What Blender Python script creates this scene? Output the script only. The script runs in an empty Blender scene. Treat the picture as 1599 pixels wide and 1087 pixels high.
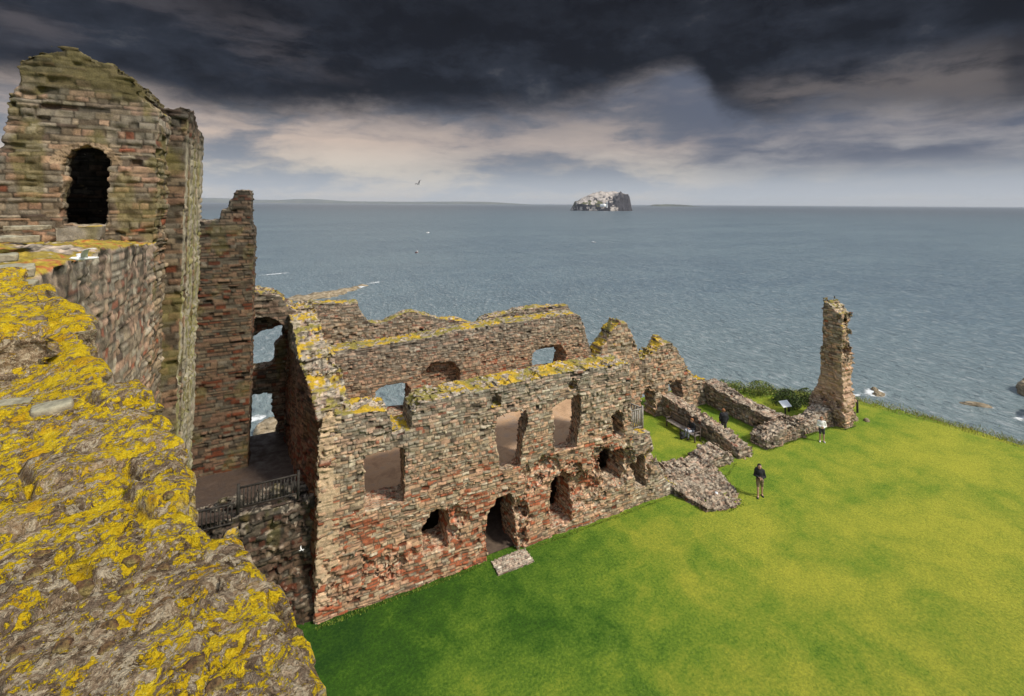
import bpy, math, random
import numpy as np
R=math.radians
scene=bpy.context.scene; C=scene.collection
# ------------------------------------------------------------------ camera
H=16.5; YAW=R(26.3)
cd=bpy.data.cameras.new('camera'); cam=bpy.data.objects.new('camera',cd); C.objects.link(cam)
cam.location=(0,0,H); cd.sensor_width=36; cd.lens=36*720/1599
p_=R(2.5); r_=R(.33)
fw=np.array([math.sin(YAW)*math.cos(p_),math.cos(YAW)*math.cos(p_),math.sin(p_)])
rt=np.array([math.cos(YAW),-math.sin(YAW),0.]); up=np.cross(rt,fw)
rt2=math.cos(r_)*rt+math.sin(r_)*up; up2=-math.sin(r_)*rt+math.cos(r_)*up
from mathutils import Matrix
m4=Matrix(((rt2[0],up2[0],-fw[0],0),(rt2[1],up2[1],-fw[1],0),(rt2[2],up2[2],-fw[2],H),(0,0,0,1)))
cam.matrix_world=m4
cd.shift_x=-.5/1599; cd.shift_y=-(543.5-(318-720*math.tan(p_)))/1599
cd.clip_start=.05; cd.clip_end=120000
scene.camera=cam
# ------------------------------------------------------------------ sun
SUN_EL=R(44); SUN_AZ=R(142)      # compass style in this scene: 0 = +y, clockwise
sd=bpy.data.lights.new('sun','SUN'); sd.energy=3.4; sd.angle=R(9); sd.color=(1,.93,.82)
so=bpy.data.objects.new('sun',sd); C.objects.link(so)
from mathutils import Vector
sv=Vector((math.sin(SUN_AZ)*math.cos(SUN_EL),math.cos(SUN_AZ)*math.cos(SUN_EL),math.sin(SUN_EL)))
so.rotation_euler=sv.to_track_quat('Z','Y').to_euler(); so.location=(-30,-30,60)
scene.view_settings.view_transform='Standard'; scene.view_settings.look='None'
scene.view_settings.exposure=0.25; scene.view_settings.gamma=1.0
scene.cycles.max_bounces=6; scene.cycles.diffuse_bounces=3; scene.cycles.glossy_bounces=2
scene.cycles.use_adaptive_sampling=True; scene.cycles.adaptive_threshold=.02
scene.cycles.use_denoising=True
# ------------------------------------------------------------------ node helpers
class G:
    """tiny expression helper over a node tree"""
    def __init__(s,nt): s.nt=nt; s.n=nt.nodes; s.l=nt.links
    def node(s,t,**k):
        n=s.n.new(t)
        for a,b in k.items(): setattr(n,a,b)
        return n
    def put(s,sock,v):
        if v is None: return
        if hasattr(v,'is_output'): s.l.new(v,sock)
        else:
            if isinstance(v,(tuple,list)) and len(v)==3 and len(sock.default_value)==4: v=tuple(v)+(1,)
            sock.default_value=v
    def m(s,op,a,b=None,c=None,clamp=False):
        n=s.node('ShaderNodeMath',operation=op,use_clamp=clamp)
        for i,v in enumerate((a,b,c)): s.put(n.inputs[i],v)
        return n.outputs[0]
    def vm(s,op,a,b=None,k=None):
        n=s.node('ShaderNodeVectorMath',operation=op); s.put(n.inputs[0],a); s.put(n.inputs[1],b)
        if k is not None: s.put(n.inputs['Scale'],k)
        return n.outputs[1] if op in('DOT_PRODUCT','LENGTH') else n.outputs[0]
    def noise(s,vec,scale,detail=4,rough=.55,dist=0,dim='3D',col=False):
        n=s.node('ShaderNodeTexNoise',noise_dimensions=dim); s.put(n.inputs['Vector'],vec)
        for a,v in (('Scale',scale),('Detail',detail),('Roughness',rough),('Distortion',dist)): s.put(n.inputs[a],v)
        return n.outputs['Color' if col else 'Fac']
    def voro(s,vec,scale,feature='F1',rnd=1,out='Distance'):
        n=s.node('ShaderNodeTexVoronoi',feature=feature); s.put(n.inputs['Vector'],vec); s.put(n.inputs['Scale'],scale)
        s.put(n.inputs['Randomness'],rnd); return n.outputs[out]
    def map(s,vec,scale=(1,1,1),rot=(0,0,0),loc=(0,0,0)):
        n=s.node('ShaderNodeMapping'); s.put(n.inputs['Vector'],vec); n.inputs['Scale'].default_value=scale
        n.inputs['Rotation'].default_value=rot; n.inputs['Location'].default_value=loc; return n.outputs[0]
    def ss(s,x,a,b,lo=0.,hi=1.):
        n=s.node('ShaderNodeMapRange',interpolation_type='SMOOTHSTEP'); s.put(n.inputs[0],x)
        for i,v in enumerate((a,b,lo,hi)): s.put(n.inputs[i+1],v)
        return n.outputs[0]
    def mix(s,f,a,b,blend='MIX'):
        n=s.node('ShaderNodeMix',data_type='RGBA',blend_type=blend); s.put(n.inputs[0],f); s.put(n.inputs[6],a); s.put(n.inputs[7],b)
        return n.outputs[2]
    def ramp(s,f,stops,interp='LINEAR'):
        n=s.node('ShaderNodeValToRGB'); s.put(n.inputs[0],f); e=n.color_ramp.elements; n.color_ramp.interpolation=interp
        while len(e)<len(stops): e.new(.5)
        for i,(p,c) in enumerate(stops):
            e[i].position=p; e[i].color=(tuple(c)+(1,))[:4]
        return n.outputs[0]
    def bump(s,h,strength=.5,dist=.02,normal=None):
        n=s.node('ShaderNodeBump'); s.put(n.inputs['Height'],h); n.inputs['Strength'].default_value=strength
        n.inputs['Distance'].default_value=dist; s.put(n.inputs['Normal'],normal); return n.outputs[0]
def mat(name):
    m=bpy.data.materials.new(name); m.use_nodes=True
    g=G(m.node_tree); b=m.node_tree.nodes['Principled BSDF']; return m,g,b
def sRGB(r,g,b):
    return tuple((c/255/12.92 if c/255<=.04045 else ((c/255+.055)/1.055)**2.4) for c in (r,g,b))
# ------------------------------------------------------------------ world: storm clouds over the firth, brighter overcast behind
w=bpy.data.worlds.new('World'); scene.world=w; w.use_nodes=True
g=G(w.node_tree); bg=w.node_tree.nodes['Background']
sky=g.node('ShaderNodeTexSky',sky_type='NISHITA',sun_disc=False,sun_elevation=SUN_EL,sun_rotation=SUN_AZ,altitude=50)
tc=g.node('ShaderNodeTexCoord').outputs['Generated']
d=g.map(tc,rot=(0,0,YAW))
sp=g.node('ShaderNodeSeparateXYZ'); g.put(sp.inputs[0],d); dx,dy,dz=sp.outputs
az=g.m('ARCTAN2',dx,dy)
hy=g.m('SQRT',g.m('ADD',g.m('MULTIPLY',dx,dx),g.m('MULTIPLY',dy,dy)))
el=g.m('ARCTAN2',dz,hy)
cv=g.node('ShaderNodeCombineXYZ'); g.put(cv.inputs[0],az); g.put(cv.inputs[1],el); base=cv.outputs[0]
def curve(pts,lo=-1.,hi=1.):      # function of azimuth, y in 0..1
    n=g.node('ShaderNodeFloatCurve'); c=n.mapping.curves[0]
    g.put(n.inputs['Value'],g.m('DIVIDE',g.m('SUBTRACT',az,lo),hi-lo,clamp=True))
    P=[((math.atan((x-800)/720)-lo)/(hi-lo),y) for x,y in pts]
    c.points[0].location=(0,P[0][1]); c.points[1].location=(1,P[-1][1])
    for a,b in P: c.points.new(a,b)
    n.mapping.update(); return n.outputs[0]
wob=g.vm('SCALE',g.vm('SUBTRACT',g.noise(g.map(base,(1,2.2,1)),6,5,.6,col=True),(.5,.5,.5)),k=.045)
b2=g.vm('ADD',base,wob)
n_big=g.noise(g.map(b2,(1,1.9,1)),3.2,10,.63)
n_str=g.noise(g.map(b2,(1,4,1),loc=(3.1,.7,0)),3.0,9,.58)
n_fin=g.noise(g.map(b2,(1,2,1),loc=(7,2,0)),11,8,.62)
# elevation of the storm deck's lower edge, read off along the horizon
be=curve([(-100,.16),(200,.17),(320,.157),(500,.165),(650,.178),(760,.182),(860,.19),(940,.210),(1010,.238),(1070,.248),(1100,.225),(1130,.175),(1200,.155),(1290,.165),(1400,.155),(1599,.13)])
n_f2=g.noise(g.map(b2,(1,2.2,1),loc=(1,4,0)),34,5,.65)
nz=g.m('ADD',g.m('ADD',g.m('MULTIPLY',g.m('SUBTRACT',n_fin,.5),.07),g.m('MULTIPLY',g.m('SUBTRACT',n_f2,.5),.018)),g.m('MULTIPLY',g.m('SUBTRACT',n_big,.5),.06))
edge=g.m('ADD',g.m('SUBTRACT',el,be),nz)
deck=g.ss(edge,-.022,.055)
# deck colour: ink blue with brown-grey wisps
dk=g.ramp(g.m('ADD',g.m('ADD',g.m('MULTIPLY',n_big,.55),g.m('MULTIPLY',n_str,.25)),g.m('MULTIPLY',n_fin,.27)),[(.36,sRGB(12,16,25)),(.5,sRGB(20,25,36)),(.60,sRGB(44,50,62)),(.72,sRGB(88,89,94))])
hi=g.ss(el,.2,.42)
dk=g.mix(g.m('MULTIPLY',hi,.5),dk,sRGB(20,21,27))
# brown-grey lit breaks at mid height on the right
rb=curve([(-100,0),(1050,0),(1110,.15),(1190,.65),(1290,.9),(1500,.9),(1580,.6),(1599,.3)])
band=g.m('MULTIPLY',g.ss(edge,-.02,.06),g.ss(el,.27,.20))
brk=g.m('MULTIPLY',g.m('MULTIPLY',rb,band),g.ss(g.m('ADD',n_str,g.m('MULTIPLY',g.m('SUBTRACT',n_fin,.5),.4)),.38,.62))
dk=g.mix(brk,dk,sRGB(104,98,98))
lb=curve([(-100,.8),(320,.6),(470,.5),(560,.15),(620,0),(740,.0),(900,.0),(1599,0)])
lbm=g.m('MULTIPLY',g.m('MULTIPLY',lb,g.ss(el,.2,.27)),g.m('MULTIPLY',g.ss(el,.40,.30),g.ss(n_str,.45,.62)))
dk=g.mix(lbm,dk,sRGB(84,80,84))
# clear band under the deck
t=g.m('DIVIDE',el,.21,clamp=True)
low=g.ramp(t,[(0,sRGB(190,194,198)),(.10,sRGB(178,184,192)),(.3,sRGB(155,162,172)),(.55,sRGB(130,136,146)),(.8,sRGB(106,110,118)),(1,sRGB(88,92,104))])
cream=g.ramp(t,[(0,sRGB(202,198,194)),(.3,sRGB(214,205,192)),(.6,sRGB(210,190,175)),(1,sRGB(150,142,140))])
wc=curve([(-100,1),(330,1.0),(560,.9),(720,.72),(880,.62),(1040,.7),(1100,.45),(1200,.3),(1599,.32)])
cm=g.m('MULTIPLY',wc,g.ss(g.m('ADD',n_str,g.m('MULTIPLY',g.m('SUBTRACT',n_fin,.5),.25)),.36,.56))
low=g.mix(cm,low,cream)
slate=curve([(-100,.15),(560,.3),(760,.45),(950,.4),(1090,.9),(1250,1),(1599,1)])
sl=g.m('MULTIPLY',g.m('MULTIPLY',slate,g.ss(el,.035,.10)),g.ss(n_str,.72,.42))
low=g.mix(sl,low,sRGB(92,99,116))
cl=g.mix(deck,low,dk)
# over the shoulder and overhead: pale high overcast with the Nishita sky behind it
ov=g.mix(.55,g.vm('SCALE',sky.outputs[0],k=.12),(.80,.86,.95))
ov=g.mix(g.ss(n_big,.35,.7,0,.5),ov,(.42,.46,.54))
back=g.m('MAXIMUM',g.ss(g.m('ABSOLUTE',az),R(62),R(100)),g.ss(el,R(32),R(52)))
fin=g.mix(back,cl,ov)
sea_c=g.mix(g.ss(el,-.02,-.001),(.05,.08,.09),fin)
g.put(bg.inputs[0],sea_c); bg.inputs[1].default_value=.86
# ------------------------------------------------------------------ numeric noise
def hsh(*a,seed=0):
    h=np.uint32(seed*2654435761 & 0xffffffff)
    h=np.full(np.broadcast(*a).shape if len(a)>1 else np.shape(a[0]),h,dtype=np.uint32)
    for k,v in enumerate(a):
        h=h^(np.asarray(v).astype(np.int64).astype(np.uint32)*np.uint32((0x9E3779B1,0x85EBCA77,0xC2B2AE3D)[k%3]))
        h=h^(h>>np.uint32(15)); h=h*np.uint32(0x2C1B3C6D); h=h^(h>>np.uint32(12)); h=h*np.uint32(0x297A2D39); h=h^(h>>np.uint32(15))
    return h.astype(np.float32)/np.float32(4294967296.)
def vnoise(x,y,z,seed=0):
    xi=np.floor(x);yi=np.floor(y);zi=np.floor(z); fx=x-xi;fy=y-yi;fz=z-zi
    fx=fx*fx*(3-2*fx);fy=fy*fy*(3-2*fy);fz=fz*fz*(3-2*fz); o=0
    for i in (0,1):
        for j in (0,1):
            for k in (0,1):
                o=o+hsh(xi+i,yi+j,zi+k,seed=seed)*((fx if i else 1-fx)*(fy if j else 1-fy)*(fz if k else 1-fz))
    return o
def fbm(x,y,z,sc,oct=3,seed=0,gain=.5):
    x=np.asarray(x,np.float32)*sc;y=np.asarray(y,np.float32)*sc;z=np.asarray(z,np.float32)*sc
    x,y,z=np.broadcast_arrays(x,y,z); o=0;a=1;t=0
    for i in range(oct):
        o=o+a*vnoise(x,y,z,seed+i*17); t+=a; a*=gain; x=x*2.03+5.1;y=y*2.03+1.7;z=z*2.03+9.2
    return o/t
def sst(x,a,b):
    t=np.clip((x-a)/(b-a),0,1); return t*t*(3-2*t)
# ------------------------------------------------------------------ object helpers
def tag(o,label=None,cat=None,group=None,kind=None):
    if label: o['label']=label
    if cat: o['category']=cat
    if group: o['group']=group
    if kind: o['kind']=kind
    return o
def empty(name,loc=(0,0,0),rz=0):
    o=bpy.data.objects.new(name,None); o.location=loc; o.rotation_euler=(0,0,rz); o.empty_display_size=.3; C.objects.link(o); return o
def mesh_np(name,V,Q,mt,parent=None,col=None,smooth=False,loc=None):
    """V (n,3), Q (m,4) or (m,3)"""
    V=np.asarray(V,np.float32); Q=np.asarray(Q,np.int32); k=Q.shape[1]
    me=bpy.data.meshes.new(name); me.vertices.add(len(V)); me.vertices.foreach_set('co',V.ravel())
    me.loops.add(Q.size); me.loops.foreach_set('vertex_index',Q.ravel())
    me.polygons.add(len(Q)); me.polygons.foreach_set('loop_start',np.arange(0,Q.size,k,dtype=np.int32))
    me.update(calc_edges=True); me.validate()
    if smooth: me.polygons.foreach_set('use_smooth',np.ones(len(me.polygons),bool))
    if col is not None:
        a=me.color_attributes.new('Col','FLOAT_COLOR','POINT')
        c=np.ones((len(V),4),np.float32); c[:,:col.shape[1]]=col; a.data.foreach_set('color',c.ravel())
    if mt: me.materials.append(mt)
    o=bpy.data.objects.new(name,me); C.objects.link(o)
    if parent: o.parent=parent
    if loc is not None: o.location=loc
    return o
def nets(F,org,h):
    """surface nets of a positive-inside field"""
    F=F.astype(np.float32); nx,ny,nz=F.shape; s=F>0
    org=np.array(org,np.float32)
    c=[s[i:nx-1+i,j:ny-1+j,k:nz-1+k] for i in(0,1) for j in(0,1) for k in(0,1)]
    tot=sum(a.astype(np.int8) for a in c); act=(tot>0)&(tot<8); ids=-np.ones(act.shape,np.int32)
    I=np.argwhere(act); ids[act]=np.arange(len(I),dtype=np.int32)
    P=np.zeros((len(I),3),np.float32); cnt=np.zeros(len(I),np.float32)
    cr=[(i,j,k) for i in(0,1) for j in(0,1) for k in(0,1)]
    val={q:F[I[:,0]+q[0],I[:,1]+q[1],I[:,2]+q[2]] for q in cr}
    for a in cr:
        for ax in range(3):
            if a[ax]==0:
                b=list(a); b[ax]=1; b=tuple(b); fa,fb=val[a],val[b]; x=(fa>0)!=(fb>0)
                t=np.where(x,fa/np.where(x,fa-fb,1),0); add=np.tile(np.array(a,np.float32),(len(I),1)); add[:,ax]+=t
                P+=add*x[:,None]; cnt+=x
    P=(P/cnt[:,None]+I)*h+org
    Q=[]
    for ax in range(3):
        o1,o2=[(1,2),(2,0),(0,1)][ax]
        sl0=[slice(1,-1)]*3; sl0[ax]=slice(0,-1)
        sl1=list(sl0); sl1[ax]=slice(1,None)
        A=s[tuple(sl0)];B=s[tuple(sl1)]
        E=np.argwhere(A!=B)
        if len(E)==0: continue
        off=np.array([1,1,1]); off[ax]=0; E=E+off
        d1=np.zeros(3,int);d1[o1]=1;d2=np.zeros(3,int);d2[o2]=1
        q=np.stack([ids[tuple((E-d1-d2).T)],ids[tuple((E-d2).T)],ids[tuple(E.T)],ids[tuple((E-d1).T)]],1)
        ins=s[tuple(E.T)]
        q[~ins]=q[~ins][:,::-1]
        # s true at lower end => outward is +ax
        Q.append(q)
    return P,np.concatenate(Q)
def normals(P,Q):
    a=P[Q[:,2]]-P[Q[:,0]];b=P[Q[:,3]]-P[Q[:,1]]; n=np.cross(a,b); N=np.zeros_like(P)
    for k in range(4): 
        for ax in range(3): N[:,ax]+=np.bincount(Q[:,k],weights=n[:,ax],minlength=len(P))
    return (N/np.maximum(np.linalg.norm(N,axis=1,keepdims=True),1e-9)).astype(np.float32)
class Stones:
    """irregular coursed rubble: for (s,z) gives ids, joint distance and random values"""
    def __init__(s,seed,lo=.09,hi=.2,L=(.2,.5),warp=.1):
        r=np.random.RandomState(seed); s.b=np.concatenate([[0],np.cumsum(r.uniform(lo,hi,1500))])-60.; s.seed=seed; s.L=L; s.warp=warp
    def __call__(s,S,Z):
        S=np.asarray(S,np.float32);Z=np.asarray(Z,np.float32); S,Z=np.broadcast_arrays(S,Z); z0=np.zeros_like(S)
        zz=Z+s.warp*(fbm(S,Z*.5,z0,.55,2,s.seed+5)-.5)*2+.05*(fbm(S,Z,z0,3.,1,s.seed+8)-.5)
        r=np.clip(np.searchsorted(s.b,zz)-1,0,len(s.b)-2); dr=np.minimum(zz-s.b[r],s.b[r+1]-zz)
        L=s.L[0]+(s.L[1]-s.L[0])*hsh(r,seed=s.seed+1); t=(S+.03*(fbm(Z,S,z0,5,1,s.seed+3)-.5))/L+hsh(r,seed=s.seed+2)*9+500
        k=np.floor(t); f=t-k; j0=(hsh(k,r,seed=s.seed+4)-.5)*.6; j1=(hsh(k+1,r,seed=s.seed+4)-.5)*.6
        k=np.where(f<j0,k-1,np.where(f>1+j1,k+1,k))
        a=k+(hsh(k,r,seed=s.seed+4)-.5)*.6; b=k+1+(hsh(k+1,r,seed=s.seed+4)-.5)*.6
        dc=np.minimum(t-a,b-t)*L
        return r,k,np.maximum(np.minimum(dr,dc),0)
    def rnd(s,r,k,i): return hsh(k,r,seed=s.seed+20+i)
def polysdf(S,Z,poly):
    """signed distance, positive inside"""
    p=np.array(poly,np.float32); d=np.full(S.shape,1e9,np.float32); ins=np.zeros(S.shape,bool)
    for i in range(len(p)):
        a=p[i];b=p[(i+1)%len(p)]; e=b-a; w0=S-a[0];w1=Z-a[1]
        t=np.clip((w0*e[0]+w1*e[1])/(e@e+1e-9),0,1); d=np.minimum(d,np.hypot(w0-t*e[0],w1-t*e[1]))
        c=((a[1]<=Z)&(b[1]>Z))|((b[1]<=Z)&(a[1]>Z))
        if e[1]!=0: ins^=c&(S<a[0]+(Z-a[1])/e[1]*e[0])
    return np.where(ins,d,-d)
PAL=np.array([(.33,.275,.205),(.43,.33,.225),(.24,.18,.125),(.55,.46,.345),(.47,.29,.195),(.36,.125,.07),(.14,.10,.075),(.50,.325,.21)],np.float32)
def palette(r,weights):
    """weights: list of arrays (per point) for PAL rows"""
    W=np.stack([np.broadcast_to(np.asarray(x,np.float32),r.shape) for x in weights],0); W=np.maximum(W,1e-4); W=np.cumsum(W/W.sum(0),0)
    idx=(r[None]>W).sum(0).clip(0,len(PAL)-1); return PAL[idx]
# ------------------------------------------------------------------ masonry material
def masonry_mat(name,fine=28.,bump=.45,rough=.92):
    m,g,b=mat(name)
    at=g.node('ShaderNodeAttribute',attribute_name='Col'); ob=g.node('ShaderNodeTexCoord').outputs['Object']
    n1=g.noise(ob,fine,5,.65); n2=g.noise(ob,fine*.22,4,.6)
    v=g.m('ADD',g.m('MULTIPLY',n1,.75),g.m('MULTIPLY',n2,.45))
    c=g.mix(1,at.outputs['Color'],g.ramp(v,[(.35,(.52,.50,.48)),(.6,(.98,.98,.98)),(.8,(1.3,1.27,1.2))]),'MULTIPLY')
    g.put(b.inputs['Base Color'],c); b.inputs['Roughness'].default_value=rough; b.inputs['Specular IOR Level'].default_value=.2
    g.put(b.inputs['Normal'],g.bump(v,bump,.05)); return m
M_stone=masonry_mat('rubble_masonry'); M_far=masonry_mat('rubble_masonry_far',14,.5)
YEL=np.array((.50,.33,.03),np.float32); OLV=np.array((.17,.145,.04),np.float32)
def masonry(name,s0,s1,d0,d1,z0,top,h=.05,axis='u',holes=(),dents=(),seed=1,red=None,dark=0,pale=0,lich=.5,olive=0,parent=None,
            jag=.16,dfun=None,dback=None,stone=(.09,.2,(.2,.5)),rough=.05,extra=None,colfun=None,topfun=None,mt=None,edge=.0,streak=.4,bulge=.025,relief=.08,warp=.08,sj=.6,grime=.5,sat=1.14):
    """rubble wall solid. s along wall, d across it, z up. top = [(s,z)...] profile."""
    pad=3*h; dmin=min(d0,d0)-pad-.35; dmax=d1+pad+.2
    tz=np.array(top,float); zmax=tz[:,1].max()+.35
    S=np.arange(s0-pad-.2,s1+pad+.2,h,dtype=np.float32);D=np.arange(dmin,dmax,h,dtype=np.float32);Z=np.arange(z0,zmax+pad,h,dtype=np.float32)
    st=Stones(seed,stone[0],stone[1],stone[2],warp)
    S2,Z2=np.meshgrid(S,Z,indexing='ij'); r,k,e=st(S2,Z2); jg=(st.rnd(r,k,0)-.5)*jag
    T=np.interp(S,tz[:,0],tz[:,1])[:,None].astype(np.float32)
    t2=T-Z2+jg*1.1
    F=np.minimum(np.minimum(S2-s0,s1-S2)+jg*sj,t2)[:,None,:]
    a=(D[None,:,None]-(d0 if dfun is None else dfun(S2,Z2)[:,None,:])); bq=((d1 if dback is None else dback(S2,Z2)[:,None,:])-D[None,:,None])
    F=np.minimum(F,np.minimum(a,bq))
    SS,DD,ZZ=np.broadcast_arrays(S[:,None,None],D[None,:,None],Z[None,None,:])
    if topfun is not None: F=np.minimum(F,topfun(SS,DD,ZZ))
    # rounded, broken top across the thickness
    r3,k3,_=st(D[:,None]*1.0+31,Z[None,:]); j3=(st.rnd(r3,k3,1)-.5)*jag*.9
    F=np.minimum(F,(T[:,None,:]-ZZ+j3[None]+jg[:,None,:]*.5))
    for ho in holes:
        pd=polysdf(S2,Z2,ho['p'])+jg*ho.get('jag',.8)
        q=pd[:,None,:]+ho.get('splay',0)*(D[None,:,None]-d0)
        if 'dmax' in ho: q=np.minimum(q,ho['dmax']-D[None,:,None])
        if 'dmin' in ho: q=np.minimum(q,D[None,:,None]-ho['dmin'])
        F=np.minimum(F,-q)
    near=np.abs(F)<.5
    n=np.zeros(F.shape,np.float32)
    pS,pD,pZ=SS[near],DD[near],ZZ[near]
    n[near]=(fbm(pS,pD,pZ,1.1,3,seed+40)-.5)*rough*2.4+(fbm(pS,pD,pZ,4.5,2,seed+50)-.5)*rough*1.3
    for (cs,cdp,cz,rs,rd,rz,amt) in dents:
        q=np.sqrt(((SS-cs)/rs)**2+((DD-cdp)/rd)**2+((ZZ-cz)/rz)**2)
        F=np.minimum(F,(q-1)*min(rs,rd,rz)+(n*5*amt))
    F=F+n
    if extra is not None: F=extra(F,SS,DD,ZZ,n)
    P,Q=nets(F,(S[0],D[0],Z[0]),h)
    del F,n
    N=normals(P,Q)
    an=np.abs(N); isd=(an[:,1]>=an[:,0])&(an[:,1]>=an[:,2]*.8); isS=(~isd)&(an[:,0]>=an[:,2]*.8); isz=~(isd|isS)
    a1=np.where(isS,P[:,1]+31,P[:,0]); a2=np.where(isz,P[:,1],P[:,2])
    r,k,e=st(a1,a2)
    big=st.rnd(r,k,2)
    miss=(st.rnd(r,k,3)<.045)
    amp=np.where(miss,-.10,(big-.5)*relief)
    amp=np.where(isz,amp*.8,amp)
    bl=sst(e,0,.045)
    ero=sst(fbm(P[:,0],P[:,1],P[:,2],.8,3,seed+61),.42,.62); off=amp*bl*(.55+1.1*ero)+(bl-.8)*bulge*(.6+.9*ero)-.03*ero+(fbm(P[:,0],P[:,1],P[:,2],9,2,seed+62)-.5)*.05*ero
    P2=P+N*off[:,None]
    # colours: each stone its own, by zone
    s_,d_,z_=P[:,0],P[:,1],P[:,2]
    rr=red(s_,z_) if red is not None else np.zeros_like(s_)
    zn=fbm(s_,d_,z_,.5,3,seed+70); rr=np.clip(rr+(zn-.5)*.9,0,1)
    grey=1-rr
    wts=[.30*grey+.03,.26+.1*pale,.2*grey+.03,.05*grey+.25*pale,.16+.4*rr,.01+.75*rr**2,.03,.18+.3*rr]
    col=palette(st.rnd(r,k,5),wts)*(.80+.38*st.rnd(r,k,6))[:,None]
    mort=np.array((.15,.115,.08),np.float32)
    sp_=fbm(s_,d_,z_,11,2,seed+66)
    col=col*(.62+.76*sp_)[:,None]; f=sst(e,.003,.022)[:,None]; col=col*f+mort*(1-f)*.75
    lu=col.mean(1,keepdims=True); col=np.clip(lu+(col-lu)*sat,0.01,1)*.97
    col=np.where(miss[:,None]&~isz[:,None],col*.4,col)  # shade in the sockets of missing stones painted into the colour
    # weathering: grime runs below the wall head
    Tz=np.interp(s_,tz[:,0],tz[:,1]); dh=Tz-z_
    run=sst(fbm(s_*5,d_*5,z_*.35,1.,3,seed+90),.48,.62)*np.exp(-np.clip(dh,0,9)/1.3)*streak
    col=col*(1-.62*run[:,None])
    gt=np.exp(-np.clip(dh,0,9)/1.6)[:,None]*grime
    lum=col.mean(1,keepdims=True); col=col*(1-gt)+(lum*np.array((1.,.98,.88)))*gt
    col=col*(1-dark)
    if olive>0:
        om=sst(fbm(s_,d_,z_*.7,1.6,3,seed+95),.62-.3*olive,.72-.2*olive)[:,None]*min(1,olive+.2); col=col*(1-om)+(OLV*(.5+.7*st.rnd(r,k,7))[:,None])*om
    up_=sst(N[:,2],.35,.75); ln=fbm(s_,d_,z_,3.2,4,seed+99)
    lm=up_*sst(ln+.5*(fbm(s_,d_,z_,11,3,seed+98)-.5),.64-.22*lich,.68-.2*lich)*(dh<1.6); lm=np.where(lich<=0,0,lm)
    br=.7+.6*fbm(s_,d_,z_,9,2,seed+101)
    yo=np.clip((fbm(s_,d_,z_,1.3,2,seed+103)-.42)*5,0,1)[:,None]
    lc=(YEL*yo+OLV*1.5*(1-yo))*br[:,None]
    col=col*(1-lm[:,None])+lc*lm[:,None]
    wt=up_*(1-lm)*(fbm(s_,d_,z_,8,2,seed+97)>.5); col=col+wt[:,None]*np.array((.20,.17,.13))
    if colfun is not None: col=colfun(col,P,N,st.rnd(r,k,8))
    if axis=='v':
        P2=P2[:,[1,0,2]]; Q=Q[:,::-1]
    return mesh_np(name,P2,Q,mt or M_stone,parent,np.clip(col,0,1).astype(np.float32))
def redmask_main(s,z):
    m=sst(z,6.0,2.2)*.80+.02
    m=m-.45*sst(z,2.3,.9)*sst(s,13,15)                 # paler footing towards the east end
    m=m+.3*np.exp(-((s-3)/2.2)**2-((z-1.8)/1.3)**2)+.3*np.exp(-((s-14.3)/1.2)**2-((z-2)/1.2)**2)
    m=m-.45*np.exp(-((s-5.2)/1.3)**2-((z-3.2)/.6)**2)-.35*sst(s,15.5,18)
    return m
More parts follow.
